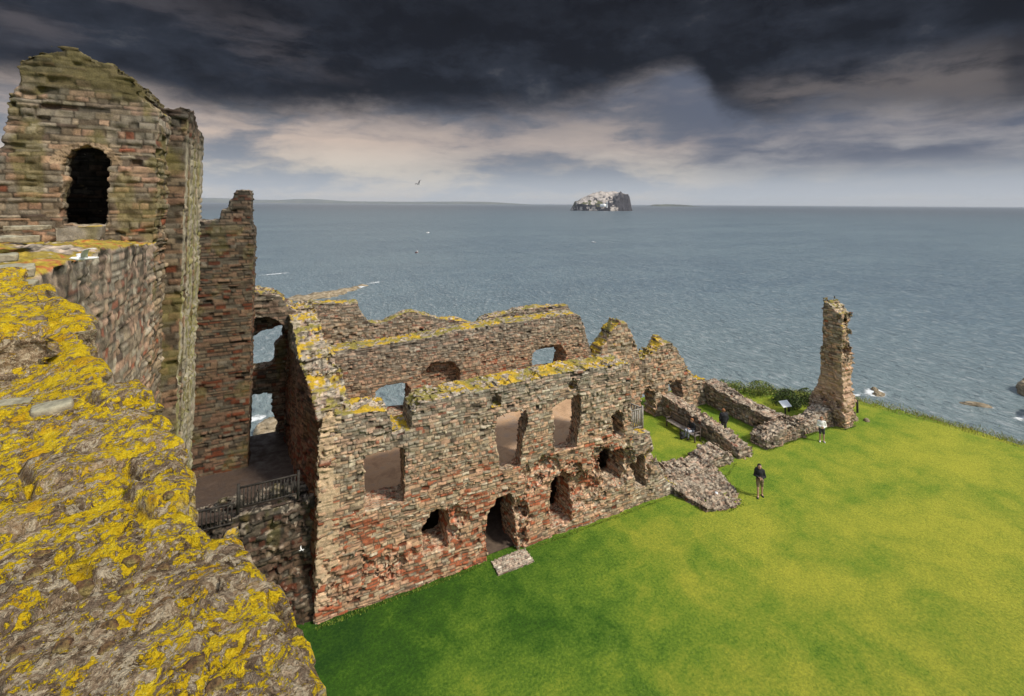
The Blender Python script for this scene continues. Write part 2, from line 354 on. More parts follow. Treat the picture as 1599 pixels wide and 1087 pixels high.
# ================================================================== RANGE (ruined hall)
hall=tag(empty('ruined_hall',(10,24,0)),'long roofless red and grey sandstone range with tall window gaps beside the lawn','ruin')
bpy.context.view_layer.update()
def adopt(o,par):
    o.parent=par; o.matrix_parent_inverse=Matrix.Translation(-Vector(par.location)); return o
def quoins(col,P,N,r):
    q=(P[:,0]<2.05+.25*(np.floor(P[:,2]/.28)%2))&(P[:,2]>.4)
    c2=np.array((.56,.41,.26))*(.75+.45*hsh(np.floor(P[:,2]/.28),np.floor(P[:,0]),seed=7))[:,None]
    return np.where(q[:,None],c2*.8+col*.2,col)
front=masonry('front_wall',1.45,20.7,20.2,21.9,-.3,
  [(1.4,6.9),(1.55,7.75),(1.9,7.95),(4.15,7.75),(4.35,7.2),(4.4,6.75),(5.15,6.75),(5.2,7.5),(5.6,7.75),(8,7.85),(12,7.95),(17.3,7.8),(17.42,5.2),(17.5,4.0),(18.7,3.75),(18.95,2.9),(19.3,1.9),(19.9,.9),(20.7,.35)],
  h=.042,seed=11,red=redmask_main,lich=1.0,jag=.12,rough=.07,stone=(.065,.17,(.13,.42)),
  pale=.25,holes=[dict(p=[(3.28,3.8),(3.26,6.05),(4.86,5.95),(4.92,3.75)],splay=.14,jag=.2),
   dict(p=[(9.32,3.95),(9.3,6.3),(9.9,6.55),(10.8,6.45),(10.95,5.9),(10.6,5.2),(10.5,3.9)],splay=.36,jag=.4),
   dict(p=[(12.43,4.1),(12.42,6.3),(13,6.5),(14.05,6.6),(14.0,5.6),(13.85,4.8),(13.75,4.05)],splay=.36,jag=.4),
   dict(p=[(9.02,6.95),(9.05,7.3),(9.25,7.5),(9.45,7.3),(9.47,6.95)],dmax=20.75,jag=.2),
   dict(p=[(13.35,6.95),(13.38,7.3),(13.55,7.55),(13.75,7.3),(13.75,6.95)],dmax=20.75,jag=.2),
   dict(p=[(16.0,3.9),(16.1,4.5),(16.0,5.1),(16.4,5.3),(16.85,5.1),(16.8,4.5),(16.85,3.9)],dmax=21.5),
   dict(p=[(15.65,1.5),(15.35,2.5),(15.5,3.15),(16.3,3.4),(17.15,3.1),(17.1,2.2),(16.8,1.5)],jag=.5),
   dict(p=[(17.55,1.0),(17.5,2.2),(17.9,2.8),(18.5,2.6),(18.45,1.8),(18.4,.9)],jag=.5),
   dict(p=[(5.8,1.2),(5.75,2.35),(6.2,2.85),(7.0,2.8),(7.05,1.9),(6.9,1.2)],jag=.5),
   dict(p=[(8.85,-1),(8.75,1.2),(8.85,2.2),(9.3,2.6),(9.9,2.65),(10.25,2.3),(10.3,1.0),(10.35,-1)],jag=.5),
   dict(p=[(12.25,.45),(12.15,1.8),(12.3,2.7),(12.9,3.0),(13.6,2.8),(13.6,1.4),(13.4,.45)],jag=.5)],
  dents=[(7.1,20.15,2.05,.65,.5,.8,1),(10.6,20.1,1.1,.5,.4,1.0,1),(14.0,20.1,1.9,1.1,.5,1.2,1),(15.2,20.1,2.9,1.0,.35,.7,1),(17.0,20.1,2.2,.8,.5,1.1,1),
   (2.4,20.1,1.7,.9,.22,.5,1),(4.3,20.1,1.2,1.1,.25,.35,1),(18.5,20.1,2.2,.5,.4,.7,1),(11.9,20.1,3.2,.7,.3,.6,1)],
  colfun=quoins)
adopt(front,hall)
rear=masonry('rear_wall',1.2,20.6,27.8,29.2,-.3,[(1.2,8.2),(3,8.25),(7,8.3),(11.3,8.6),(18.8,8.75),(19.3,8.4),(19.65,7.7),(20.0,6.4),(20.4,5.2),(20.8,4.0)],
  h=.055,seed=23,red=lambda s,z:sst(z,7.2,4.5)*.45+.1,lich=.95,jag=.08,rough=.04,stone=(.07,.15,(.14,.36)),dark=.12,
  holes=[dict(p=[(5.0,4.1),(5.0,5.6),(5.6,5.85),(6.7,5.8),(7.05,5.4),(6.95,4.0)]),
   dict(p=[(7.7,5.0),(7.75,6.2),(8.3,6.75),(9.7,6.6),(10.2,5.9),(10.1,5.0)],dmax=28.5),
   dict(p=[(15.3,4.9),(15.4,6.3),(16,6.75),(17.6,6.65),(18.1,5.9),(17.8,4.9)],splay=-.12)])
adopt(rear,hall)
outer=masonry('rear_parapet',1.3,19.7,29.35,30.2,6,[(1.3,10.7),(4.15,10.5),(4.35,9.9),(4.75,9.3),(5.7,9.1),(6.6,9.55),(7.6,9.65),(8.3,9.35),(9.5,8.95),(10.7,8.8),(11.9,8.3),(12.6,8.75),(15.5,9.05),(19.2,9.0),(19.6,8.3)],
  h=.06,seed=29,red=lambda s,z:s*0+.2,lich=.9,jag=.12,stone=(.07,.15,(.14,.36)),dark=.12)
adopt(outer,hall)
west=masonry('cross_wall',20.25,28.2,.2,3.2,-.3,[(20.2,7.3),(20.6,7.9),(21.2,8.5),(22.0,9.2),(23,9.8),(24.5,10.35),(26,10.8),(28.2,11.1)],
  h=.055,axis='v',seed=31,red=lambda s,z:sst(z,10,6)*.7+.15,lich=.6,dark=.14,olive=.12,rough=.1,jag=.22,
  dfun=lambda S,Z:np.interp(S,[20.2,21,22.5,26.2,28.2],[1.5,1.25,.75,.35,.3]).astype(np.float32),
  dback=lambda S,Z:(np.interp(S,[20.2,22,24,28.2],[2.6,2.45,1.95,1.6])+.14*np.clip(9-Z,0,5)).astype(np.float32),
  colfun=lambda c,P,N,r: np.where(((N[:,1]<-.3)&(P[:,2]<9.5))[:,None],c*np.array((.50,.34,.28)),c))  # red west face, with its shadow darkened into the colour
adopt(west,hall)
endw=masonry('end_wall',22.0,27.8,18.2,19.2,-.3,[(22,3.7),(27.8,3.9)],h=.07,axis='v',seed=37,red=lambda s,z:s*0+.2,lich=.3); adopt(endw,hall)
me_,g,b=mat('bare_earth'); ob=g.node('ShaderNodeTexCoord').outputs['Object']; g.put(b.inputs['Base Color'],g.ramp(g.noise(ob,3,5,.6),[(.3,(.06,.04,.028)),(.7,(.14,.10,.07))])); b.inputs['Roughness'].default_value=.95
# gravelled first floor over the vaults
mg,g,b=mat('gravel_floor'); ob=g.node('ShaderNodeTexCoord').outputs['Object']
n=g.noise(ob,1.3,5,.6,.6); n2=g.noise(ob,60,3,.7)
g.put(b.inputs['Base Color'],g.mix(1,g.ramp(n,[(.3,(.42,.265,.155)),(.5,(.60,.39,.23)),(.7,(.48,.35,.25))]),g.ramp(n2,[(.3,(.75,.75,.75)),(.7,(1.15,1.15,1.15))]),'MULTIPLY'))
b.inputs['Roughness'].default_value=.9; g.put(b.inputs['Normal'],g.bump(g.m('ADD',g.m('MULTIPLY',n,2),n2),.4,.03))
def grid(name,x0,x1,y0,y1,zf,h,mt,parent=None,thick=0,col=None):
    X=np.arange(x0,x1+h*.5,h);Y=np.arange(y0,y1+h*.5,h); A,B=np.meshgrid(X,Y,indexing='ij'); Zz=zf(A,B)+0*A
    V=np.stack([A,B,Zz],-1).reshape(-1,3); nx,ny=A.shape; i=np.arange(nx*ny).reshape(nx,ny)
    Q=np.stack([i[:-1,:-1],i[1:,:-1],i[1:,1:],i[:-1,1:]],-1).reshape(-1,4)
    return mesh_np(name,V,Q,mt,parent,col(V) if col else None,True)
ef=grid('earth_floor',1.5,19.2,20.5,28.0,lambda x,y:.05+.06*(fbm(x,y,0*x,1.5,2,9)-.5)+0*x,.2,me_); adopt(ef,hall)
fl=grid('gravel_floor',1.3,18.6,21.5,28.2,lambda x,y:3.42+.07*(fbm(x,y,0*x,.8,3,5)-.5)+.02*(fbm(x,y,0*x,7,2,6)-.5),.15,mg); adopt(fl,hall)
sl=fl.modifiers.new('t','SOLIDIFY'); sl.thickness=.25; sl.offset=-1
# ================================================================== stair tower complex on the left
tower=tag(empty('ruined_tower',(-4,17,0)),'tall weathered tower stump with a black doorway at the end of the mossy wall walk','tower')
def tw(s,z): return -.6+.6*sst(z,16.8,15.6)
def arch(col,P,N,r):
    dx_=P[:,0]+4.58; dz_=P[:,2]-17.4; rr=np.hypot(dx_,dz_*1.15); an=np.arctan2(dz_,dx_)
    on=(rr<.72)&(dz_>.05)&(np.abs(P[:,1]-15.4)<.25); t=an/.2; f=np.abs(t-np.round(t))
    c2=np.array((.34,.24,.15))*(.6+.7*hsh(np.round(t),0*np.round(t),seed=3))[:,None]; c2=np.where((f>.42)[:,None],c2*.35,c2)
    col=np.where(on[:,None],c2,col)
    col=np.where((P[:,1]>15.85)[:,None]&(P[:,2]>15.0)[:,None]&(P[:,0]>-6.8)[:,None]&(P[:,1]<18.6)[:,None]&(P[:,2]<18.5)[:,None]&(P[:,0]<-3.6)[:,None],col*.2,col)  # unlit darkness of the room behind the doorway put into the colour
    mo=(sst(P[:,2]+.8*(fbm(P[:,0],P[:,1],P[:,2],1.5,2,8)-.5),18.9,19.6)*.85)[:,None]; return col*(1-mo)+np.array((.085,.07,.028))*(.5+.9*r)[:,None]*mo
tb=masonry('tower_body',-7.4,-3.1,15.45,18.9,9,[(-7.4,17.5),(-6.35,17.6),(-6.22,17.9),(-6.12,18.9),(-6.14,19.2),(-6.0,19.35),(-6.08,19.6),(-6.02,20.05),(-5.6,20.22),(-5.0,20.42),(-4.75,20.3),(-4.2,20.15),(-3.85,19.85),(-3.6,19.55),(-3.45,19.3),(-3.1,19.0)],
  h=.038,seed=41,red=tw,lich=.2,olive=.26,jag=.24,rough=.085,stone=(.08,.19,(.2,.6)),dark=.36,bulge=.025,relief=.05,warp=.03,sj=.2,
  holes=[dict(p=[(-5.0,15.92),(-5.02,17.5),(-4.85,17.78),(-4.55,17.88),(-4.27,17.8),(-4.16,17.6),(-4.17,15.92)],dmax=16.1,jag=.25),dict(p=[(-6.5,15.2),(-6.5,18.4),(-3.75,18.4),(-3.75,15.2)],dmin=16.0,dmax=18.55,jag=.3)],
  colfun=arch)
adopt(tb,tower)
def steps(F,S,D,Z,n):
    D1=D[0,:,0]; off=np.interp(D1,[16.8,17.15,17.16,17.34,17.35,17.75,17.76,18.05,18.06,18.7,18.71,18.9,18.91,25],[0,0,-.1,-.1,.03,.03,-.16,-.16,-.02,-.02,-.1,-.1,0,0])
    return np.minimum(F,(-2.66+off)[None,:,None]-S+n*.4)
def pale_strip(col,P,N,r):
    a=sst(N[:,0],.45,.8)*sst(P[:,2],19.0,17.5)  # light falling on the +x sides is painted in as paler stone
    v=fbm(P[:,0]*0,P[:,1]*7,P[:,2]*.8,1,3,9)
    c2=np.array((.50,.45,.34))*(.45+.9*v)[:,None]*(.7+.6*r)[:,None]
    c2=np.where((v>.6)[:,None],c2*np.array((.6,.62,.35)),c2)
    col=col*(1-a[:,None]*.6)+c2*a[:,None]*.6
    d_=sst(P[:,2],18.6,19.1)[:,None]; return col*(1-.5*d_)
tr=masonry('stair_turret',-4.2,-2.4,16.85,20.0,2.5,[(-4.2,19.3),(-3.3,19.3),(-2.9,19.45),(-2.4,19.3)],h=.05,seed=43,red=lambda s,z:s*0+.05,lich=.35,olive=.3,jag=.2,
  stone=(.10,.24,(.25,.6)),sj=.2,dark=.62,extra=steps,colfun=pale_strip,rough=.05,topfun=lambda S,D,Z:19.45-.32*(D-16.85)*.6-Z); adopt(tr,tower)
wb=masonry('north_wall',-4.4,-1.18,24.5,26.3,3.5,[(-4.4,15.66),(-2.6,15.68),(-2.55,16.15),(-2.3,16.2),(-2.25,16.6),(-2.1,16.65),(-2.05,17.08),(-1.36,17.1),(-1.33,15.5),(-1.16,15.2),(-1.1,14.9)],
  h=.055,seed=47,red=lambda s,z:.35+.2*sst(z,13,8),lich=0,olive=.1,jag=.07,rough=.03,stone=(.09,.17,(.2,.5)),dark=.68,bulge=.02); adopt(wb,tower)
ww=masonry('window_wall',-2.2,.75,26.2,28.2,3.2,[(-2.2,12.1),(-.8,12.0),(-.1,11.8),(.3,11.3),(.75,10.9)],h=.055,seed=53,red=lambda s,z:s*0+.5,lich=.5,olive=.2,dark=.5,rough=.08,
  holes=[dict(p=[(-2.0,4.5),(-2.0,10.3),(-1.2,10.75),(-.5,10.75),(.1,10.3),(.35,9.6),(.3,4.5)],dmax=27.3,jag=.3),
   dict(p=[(-1.5,8.0),(-1.3,9.5),(-.95,9.9),(.1,10.0),(.08,9.3),(-.22,9.0),(-.2,8.3),(-.45,8.0)],jag=.6),
   dict(p=[(-1.8,3.9),(-1.7,6.1),(-1.2,6.6),(-.35,6.6),(-.3,5.6),(-.02,4.9),(-.1,4.2),(-.3,4.0)],jag=.6)],
  extra=None); adopt(ww,tower)
uw=masonry('undercroft_wall',-3.6,1.5,20.7,22.0,-.3,[(-3.6,4.5),(1.5,4.7)],h=.055,seed=59,red=lambda s,z:s*0+.45,lich=0,olive=.15,dark=.76,rough=.26,jag=.3,stone=(.09,.24,(.15,.5)),bulge=.06,  # high dark value paints the shade on this wall into its stone
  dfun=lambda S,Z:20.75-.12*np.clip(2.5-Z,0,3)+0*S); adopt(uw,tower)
pr=masonry('stone_pier',-1.75,-1.2,20.2,20.8,-.3,[(-1.75,4.2),(-1.2,4.3)],h=.045,seed=61,lich=.4,olive=.4,dark=.35,jag=.05); adopt(pr,tower)
mp,g,b=mat('damp_paving'); ob=g.node('ShaderNodeTexCoord').outputs['Object']
n=g.noise(ob,2.2,5,.6); n2=g.noise(ob,18,4,.6)
g.put(b.inputs['Base Color'],g.ramp(g.m('ADD',g.m('MULTIPLY',n,.6),g.m('MULTIPLY',n2,.4)),[(.3,(.045,.030,.022)),(.55,(.09,.062,.046)),(.75,(.15,.115,.09))]))
g.put(b.inputs['Roughness'],g.ss(n,.35,.6,.75,.38)); g.put(b.inputs['Normal'],g.bump(g.m('ADD',n2,g.m('MULTIPLY',n,2)),.5,.06))
pf=grid('landing_floor',-3.6,1.0,20.9,27.6,lambda x,y:4.5+.05*(fbm(x,y,0*x,1.2,3,7)-.5)-.25*sst(y,26.6,27.3)*0,.12,mp); adopt(pf,tower)
ds=masonry('door_sill',-5.0,-4.1,15.05,15.5,15.3,[(-5.0,15.86),(-4.1,15.9)],h=.03,seed=62,lich=.1,olive=.3,jag=.03,stone=(.3,.5,(1.,2.)),dark=.2); adopt(ds,tower)
# ================================================================== curtain wall with mossy wall walk
def moss_top(col,P,N,r):
    u_=sst(N[:,2],.3,.7); n=fbm(P[:,0],P[:,1],P[:,2],2.6,4,77); n2=fbm(P[:,0],P[:,1],P[:,2],12,2,78)
    c2=np.array((.30,.22,.02))*(.45+1.0*n2)[:,None]; c2=np.where((n>.53)[:,None],np.array((.42,.30,.03))*(.5+n2)[:,None],c2)
    c2=np.where(((n2>.62)&(n>.5))[:,None],np.array((.40,.13,.03)),c2)
    a=(u_*.9*(n>.36))[:,None]; col=col*(1-a)+c2*a
    f=(1-u_)*sst(P[:,2],15.3,14.6)
    return col
cw=masonry('curtain_wall',5.6,15.6,-6.6,-3.06,8.2,[(5.6,15.5),(8,15.5),(9.3,15.55),(11.5,15.72),(13.5,15.6),(15.6,15.5)],h=.06,axis='v',seed=67,red=lambda s,z:s*0+.3,pale=.35,
  lich=0,jag=.12,rough=.04,stone=(.09,.19,(.16,.36)),relief=.05,sat=1.0,dark=.0,dback=lambda S,Z:-3.06+0*S,streak=1.2,
  topfun=lambda S,D,Z:np.interp(S,[5.6,9.3,11.5,15.6],[15.42,15.5,15.62,15.42])+.16*np.clip(-3.3-D,0,4)+.1*(fbm(S,D,0*S,1.5,2,4)-.5)-Z,colfun=moss_top)
tag(cw,'high curtain wall face with yellow-green moss on its head, running up to the tower','wall')
# ================================================================== fragments east of the range
gb=masonry('gable_ruin',20.3,31.9,27.8,29.1,-.3,[(20.2,4.9),(20.9,5.7),(22.3,7.4),(22.8,7.75),(23.5,7.65),(23.75,7.0),(24.35,6.1),(24.8,4.75),(25.4,4.85),(26.4,5.2),(27.1,5.75),(27.8,5.7),(28.3,5.2),(28.8,4.8),(29.4,3.9),(29.9,3.2),(30.9,2.1),(31.9,1.9)],
  h=.06,seed=71,red=lambda s,z:.05+.3*np.exp(-((s-28.5)/1.2)**2-((z-1.8)/1)**2),lich=1.35,grime=.25,jag=.3,rough=.12,bulge=.05,stone=(.1,.24,(.2,.5)),
  holes=[dict(p=[(24.9,-1),(24.9,1.7),(25.5,2.15),(26.2,1.95),(26.35,-1)]),dict(p=[(27.5,1.0),(27.55,2.2),(28.3,2.55),(29.1,2.25),(29.15,1.0)])])
tag(gb,'jagged two-peaked ruined wall with yellow lichen caps beyond the end of the range','ruin')
def low(name,label,axis,s0,s1,d0,d1,top,seed,**k):
    kw=dict(h=.055,axis=axis,seed=seed,red=lambda s,z:s*0-.35,lich=0,dark=.2,grime=.12,sat=.95,jag=.24,rough=.13,bulge=.075,stone=(.1,.22,(.16,.4)),streak=0); kw.update(k)
    return tag(masonry(name,s0,s1,d0,d1,-.3,top,**kw),label,'wall','low rubble walls of the small courts')
low('low_wall','low rubble wall directly behind the bench','v',20.95,27.9,26.95,28.1,[(20.9,.55),(22,.95),(24.5,1.25),(27.9,1.6)],73)
low('low_wall','long low rubble wall nearest the sea, running down from the two-peaked ruin','v',22.0,28.0,31.7,33.2,[(21,1.15),(25,1.35),(28,1.85)],79)
low('low_wall','stretch of low rubble wall along the lawn between the doorway gap and the standing pillar','u',29.5,33.6,20.85,22.15,[(29.5,.45),(30,.8),(31.8,1.1),(33.6,.95)],83)
low('low_wall','broken knee-high rubble wall joining the end of the range to the paved doorway gap','u',20.2,26.4,20.75,22.3,[(20.2,.95),(21.2,.5),(23.6,.35),(24.6,.8),(25.7,.8),(26.4,.35)],89)
low('low_wall','short crumbled stub of rubble wall at the foot of the standing pillar','u',33.9,37.2,21.0,22.3,[(33.9,.75),(35.2,.7),(36,.95),(37.2,1.4)],91)
def pil(col,P,N,r):
    z=P[:,2]; a=(np.exp(-((z-2.6)/1.7)**2)*.6)[:,None]; c2=np.array((.60,.40,.28))*(.7+.5*r)[:,None]
    return col*(1-a)+c2*a
pl=masonry('stone_pillar',20.2,22.9,37.3,38.7,-.3,[(20.2,8.5),(20.7,8.7),(21.1,9.15),(21.45,9.25),(21.58,8.9),(21.62,5.9),(21.75,5.3),(21.6,4.8),(21.75,3.6),(22.1,2.7),(22.45,2.0),(22.75,1.2),(22.9,.5)],
  h=.05,axis='v',seed=97,lich=.8,jag=.22,rough=.14,bulge=.06,dark=.05,grime=.2,red=lambda s,z:s*0-.1,colfun=pil,streak=.1,dents=[(21.9,37.2,4.9,.35,.4,.5,1),(20.8,37.2,.3,.5,.25,.8,1),(20.1,38,6.6,.3,.6,.9,1)])
tag(pl,'tall lone finger of pinkish rubble masonry standing at the far edge of the lawn','ruin')
polyM=[(20.0,20.6),(20.3,19.5),(20.75,18.2),(21.9,17.75),(23.1,17.8),(23.75,18.6),(24.3,20.0),(24.6,20.9),(20.0,20.9)]
fo=masonry('stone_footing',19.8,24.8,17.5,21.0,-.3,[(19.8,.6),(21,.5),(24.8,.5)],h=.045,seed=101,red=lambda s,z:s*0-.3,sat=.95,lich=.0,jag=.1,rough=.08,bulge=.06,grime=.05,dark=.40,stone=(.08,.16,(.12,.3)),streak=0,
  topfun=lambda S,D,Z:np.minimum(polysdf(S[:,:,0],D[:,:,0],polyM)[:,:,None]*.8,(.12+.16*sst(D,18.5,21)+.25*sst(S,21.5,20))-Z))
tag(fo,'flat brown rubble footing spreading onto the lawn past the end of the range','footing')
# cobbled step
st_=masonry('cobbled_step',8.9,10.75,19.2,20.1,-.1,[(8.9,.1),(10.75,.1)],h=.03,seed=103,red=lambda s,z:s*0+.35,pale=.5,lich=0,jag=0,rough=.015,bulge=.03,stone=(.07,.12,(.09,.2)),streak=0)
tag(st_,'small cobbled mat of pinkish stones on the grass outside the tall ground-floor doorway','doorstep')
# ================================================================== ground
edgeP=np.array([(-60,33),(-12,31.5),(19,31),(31,31.2),(35.2,30.6),(37.6,28.8),(41.2,26.2),(43.2,24.6),(44.6,22.9),(45.9,18.6),(46.9,13.6),(47.4,6),(47,-10),(40,-60),(-60,-60)],float)
def ground(h,x0,x1,y0,y1):
    X=np.arange(x0,x1,h,dtype=np.float32);Y=np.arange(y0,y1,h,dtype=np.float32);A,B=np.meshgrid(X,Y,indexing='ij')
    d=polysdf(A,B,edgeP)+.5*(fbm(A,B,0*A,.5,3,201)-.5); return A,B,d
ml,g,b=mat('lawn_grass'); ob=g.node('ShaderNodeTexCoord').outputs['Object']; sp=g.node('ShaderNodeSeparateXYZ'); g.put(sp.inputs[0],ob)
big=g.noise(ob,.22,4,.6,.6); med=g.noise(ob,.9,6,.7,.3); fin_=g.noise(ob,9,5,.75); vf=g.noise(g.map(ob,(1,1,1)),55,3,.8)
dark_grass=g.m('ADD',g.m('ADD',g.ss(sp.outputs[0],22,0,0,.34),g.ss(sp.outputs[1],19.6,17,0,-.10)),g.ss(sp.outputs[0],3,30,0,-.02))  # darker green towards low x and along the front wall
t=g.m('SUBTRACT',g.m('ADD',g.m('MULTIPLY',big,.62),g.m('MULTIPLY',med,.50)),g.m('ADD',dark_grass,.085))
t=g.m('ADD',t,g.m('MULTIPLY',g.m('SUBTRACT',fin_,.5),.42))
c=g.ramp(t,[(.08,(.022,.072,.010)),(.24,(.050,.128,.011)),(.36,(.110,.205,.020)),(.46,(.180,.270,.026)),(.57,(.280,.325,.036)),(.72,(.40,.40,.045))])
c=g.mix(1,c,g.ramp(g.m('ADD',g.m('MULTIPLY',vf,.6),g.m('MULTIPLY',fin_,.4)),[(.32,(.42,.48,.38)),(.5,(1,1,1)),(.68,(1.5,1.42,1.25))]),'MULTIPLY')
flk=g.m('MULTIPLY',g.ss(g.noise(ob,26,2,.5),.72,.76),g.ss(g.noise(ob,.5,3,.6),.45,.6))
c=g.mix(g.m('MULTIPLY',flk,.5),c,(.55,.55,.42))
g.put(b.inputs['Base Color'],c); b.inputs['Roughness'].default_value=.85; b.inputs['Specular IOR Level'].default_value=.15
g.put(b.inputs['Normal'],g.bump(g.m('ADD',g.m('MULTIPLY',fin_,1.2),vf),.8,.06))
A,B,d=ground(.5,-60,50,-60,34)
Zg=.05*(fbm(A,B,0*A,.35,2,203)-.5)-.0+.0*d; Zg=Zg-.5*(1-sst(d,-.2,2.0))**2; inn=d>-.7
i=np.arange(A.size).reshape(A.shape); q=np.stack([i[:-1,:-1],i[1:,:-1],i[1:,1:],i[:-1,1:]],-1).reshape(-1,4)
keep=(inn[:-1,:-1]|inn[1:,:-1]|inn[1:,1:]|inn[:-1,1:]).ravel(); q=q[keep]; u_,inv=np.unique(q,return_inverse=True)
tag(mesh_np('lawn',np.stack([A,B,Zg],-1).reshape(-1,3)[u_],inv.reshape(-1,4),ml,smooth=True),kind='structure')
# cliff and foreshore
mc,g,b=mat('cliff_rock'); ob=g.node('ShaderNodeTexCoord').outputs['Object']; sp=g.node('ShaderNodeSeparateXYZ'); g.put(sp.inputs[0],ob)
n=g.noise(g.map(ob,(1,1,3)),.35,6,.65); ge=g.node('ShaderNodeNewGeometry'); gn=g.node('ShaderNodeSeparateXYZ'); g.put(gn.inputs[0],ge.outputs['Normal'])
rock=g.ramp(n,[(.3,(.10,.07,.045)),(.5,(.24,.17,.11)),(.7,(.36,.27,.19))])
gr=g.m('MULTIPLY',g.ss(sp.outputs[2],-9,-2),g.ss(g.m('ADD',gn.outputs[2],g.m('SUBTRACT',n,.5)),.25,.5))
g.put(b.inputs['Base Color'],g.mix(gr,rock,g.ramp(n,[(.3,(.06,.09,.01)),(.7,(.20,.19,.03))]))); b.inputs['Roughness'].default_value=.9; g.put(b.inputs['Normal'],g.bump(n,.7,.5))
A,B,d=ground(1.4,-110,125,-60,118)
fr=fbm(A,B,0*A,.12,4,211); o_=np.clip(-d,0,None)
Zc=-.6-30.5*(1-np.exp(-(o_/(7+8*fr))**1.3))+3*(fbm(A,B,0*A,.3,3,213)-.5)*sst(o_,0,6)
Zc=np.where(d>0,-.6-d*.1,Zc); Zc=Zc-1.2*sst(o_,22,45)-3*sst(o_,45,70)
Zc=Zc+sst(o_,14,22)*1.6*(fbm(A,B*2.2,0*A,.12,3,217)-.42)*2*(1-sst(o_,50,80))
i=np.arange(A.size).reshape(A.shape); q=np.stack([i[:-1,:-1],i[1:,:-1],i[1:,1:],i[:-1,1:]],-1).reshape(-1,4)
keep=((d<3)[:-1,:-1]).ravel(); q=q[keep]; u_,inv=np.unique(q,return_inverse=True)
tag(mesh_np('cliff',np.stack([A,B,Zc],-1).reshape(-1,3)[u_],inv.reshape(-1,4),mc,smooth=True),kind='structure')
# ================================================================== sea
ms,g,b=mat('sea_water'); ob=g.node('ShaderNodeTexCoord').outputs['Object']
wv=g.vm('ADD',ob,g.vm('SCALE',g.vm('SUBTRACT',g.noise(ob,.03,3,.5,col=True),(.5,.5,.5)),k=9))
w1=g.noise(g.map(wv,(1,.42,1),rot=(0,0,R(38))),.8,5,.62); w2=g.noise(g.map(ob,(1,.5,1),rot=(0,0,R(28))),1.3,3,.6); w3=g.noise(g.map(wv,(1,.3,1),rot=(0,0,R(44))),.055,3,.5)
patch=g.noise(g.map(ob,(1,3,1),rot=(0,0,YAW)),.0035,4,.55); p2=g.noise(g.map(ob,(1,2,1),rot=(0,0,YAW)),.03,4,.6)
pt=g.m('ADD',g.m('MULTIPLY',patch,.6),g.m('MULTIPLY',p2,.4))
near_=g.vm('LENGTH',g.vm('MULTIPLY',ob,(1,1,0)))
c=g.mix(g.ss(pt,.40,.62),(.115,.172,.215),(.16,.225,.26))
c=g.mix(g.ss(near_,300,60),c,(.22,.275,.275)); c=g.mix(g.ss(near_,400,5000),c,(.095,.12,.15))
c=g.mix(g.ss(w1,.5,.72),c,(.36,.40,.41)); c=g.mix(g.ss(w1,.48,.30),c,(.115,.15,.165))  # wave highlights and darker troughs painted into the base colour
# small whitecaps
cap=g.m('MULTIPLY',g.ss(g.noise(g.map(ob,(1,.5,1),rot=(0,0,R(20))),.22,5,.7),.76,.80),g.ss(near_,3000,100))
c=g.mix(g.m('MULTIPLY',cap,.25),c,(.5,.55,.58))
g.put(b.inputs['Base Color'],c); b.inputs['Roughness'].default_value=.3; b.inputs['IOR'].default_value=1.33
hgt=g.m('ADD',g.m('ADD',g.m('MULTIPLY',w1,1.0),g.m('MULTIPLY',w2,.28)),g.m('MULTIPLY',w3,2.2))
g.put(b.inputs['Normal'],g.bump(hgt,1.0,1.15))
rs=[0]+list(np.geomspace(20,60000,46)); nth=96; V=[(0,0,0)]; 
for r0 in rs[1:]:
    for k in range(nth): V.append((r0*math.cos(2*math.pi*k/nth),r0*math.sin(2*math.pi*k/nth),0))
Q=[]
for i_ in range(len(rs)-2):
    for k in range(nth):
        a=1+i_*nth+k; b_=1+i_*nth+(k+1)%nth; Q.append((a,a+nth,b_+nth,b_))
sea=mesh_np('sea',V,Q,ms,loc=(0,0,-30),smooth=True); tag(sea,kind='structure')
# ------------------------------------------------------------------ rocks, foam
def blob(name,cx,cy,cz,rx,ry,rz,seed,mt,rot=0,h=None,parent=None,col=None,amp=.5,layer=0,flat=1):
    h=h or max(rx,ry,rz)/26; X=np.arange(-rx*1.4,rx*1.4,h);Y=np.arange(-ry*1.4,ry*1.4,h);Zz=np.arange(-.3*rz,rz*1.5,h)
    A,B,D=np.meshgrid(X,Y,Zz,indexing='ij'); q=1-np.sqrt((A/rx)**2+(B/ry)**2+(D/rz)**2)
    n=fbm(A/rx*2,B/ry*2,D/rz*(1.5+layer),1.2,4,seed)-.5
    P,Q=nets((q+n*amp)*min(rx,ry,rz),(X[0],Y[0],Zz[0]),h)
    o=mesh_np(name,P,Q,mt,parent,col(P) if col else None,True,(cx,cy,cz)); o.rotation_euler[2]=rot; return o
mr,g,b=mat('tidal_rock'); ob=g.node('ShaderNodeTexCoord').outputs['Object']; n=g.noise(g.map(ob,(1,1,4)),.5,6,.65)
g.put(b.inputs['Base Color'],g.ramp(n,[(.3,(.10,.075,.04)),(.5,(.27,.21,.13)),(.7,(.46,.38,.27))])); b.inputs['Roughness'].default_value=.8; g.put(b.inputs['Normal'],g.bump(n,.8,.6))
mf,g,b=mat('foam'); ob=g.node('ShaderNodeTexCoord').outputs['Object']
at=g.node('ShaderNodeAttribute',attribute_name='Col'); n=g.noise(ob,.5,6,.7)
al=g.ss(g.m('ADD',g.m('MULTIPLY',n,.9),g.m('MULTIPLY',at.outputs['Fac'],.7)),.80,1.0)
b.inputs['Base Color'].default_value=(.75,.78,.78,1); g.put(b.inputs['Alpha'],al); b.inputs['Roughness'].default_value=.9
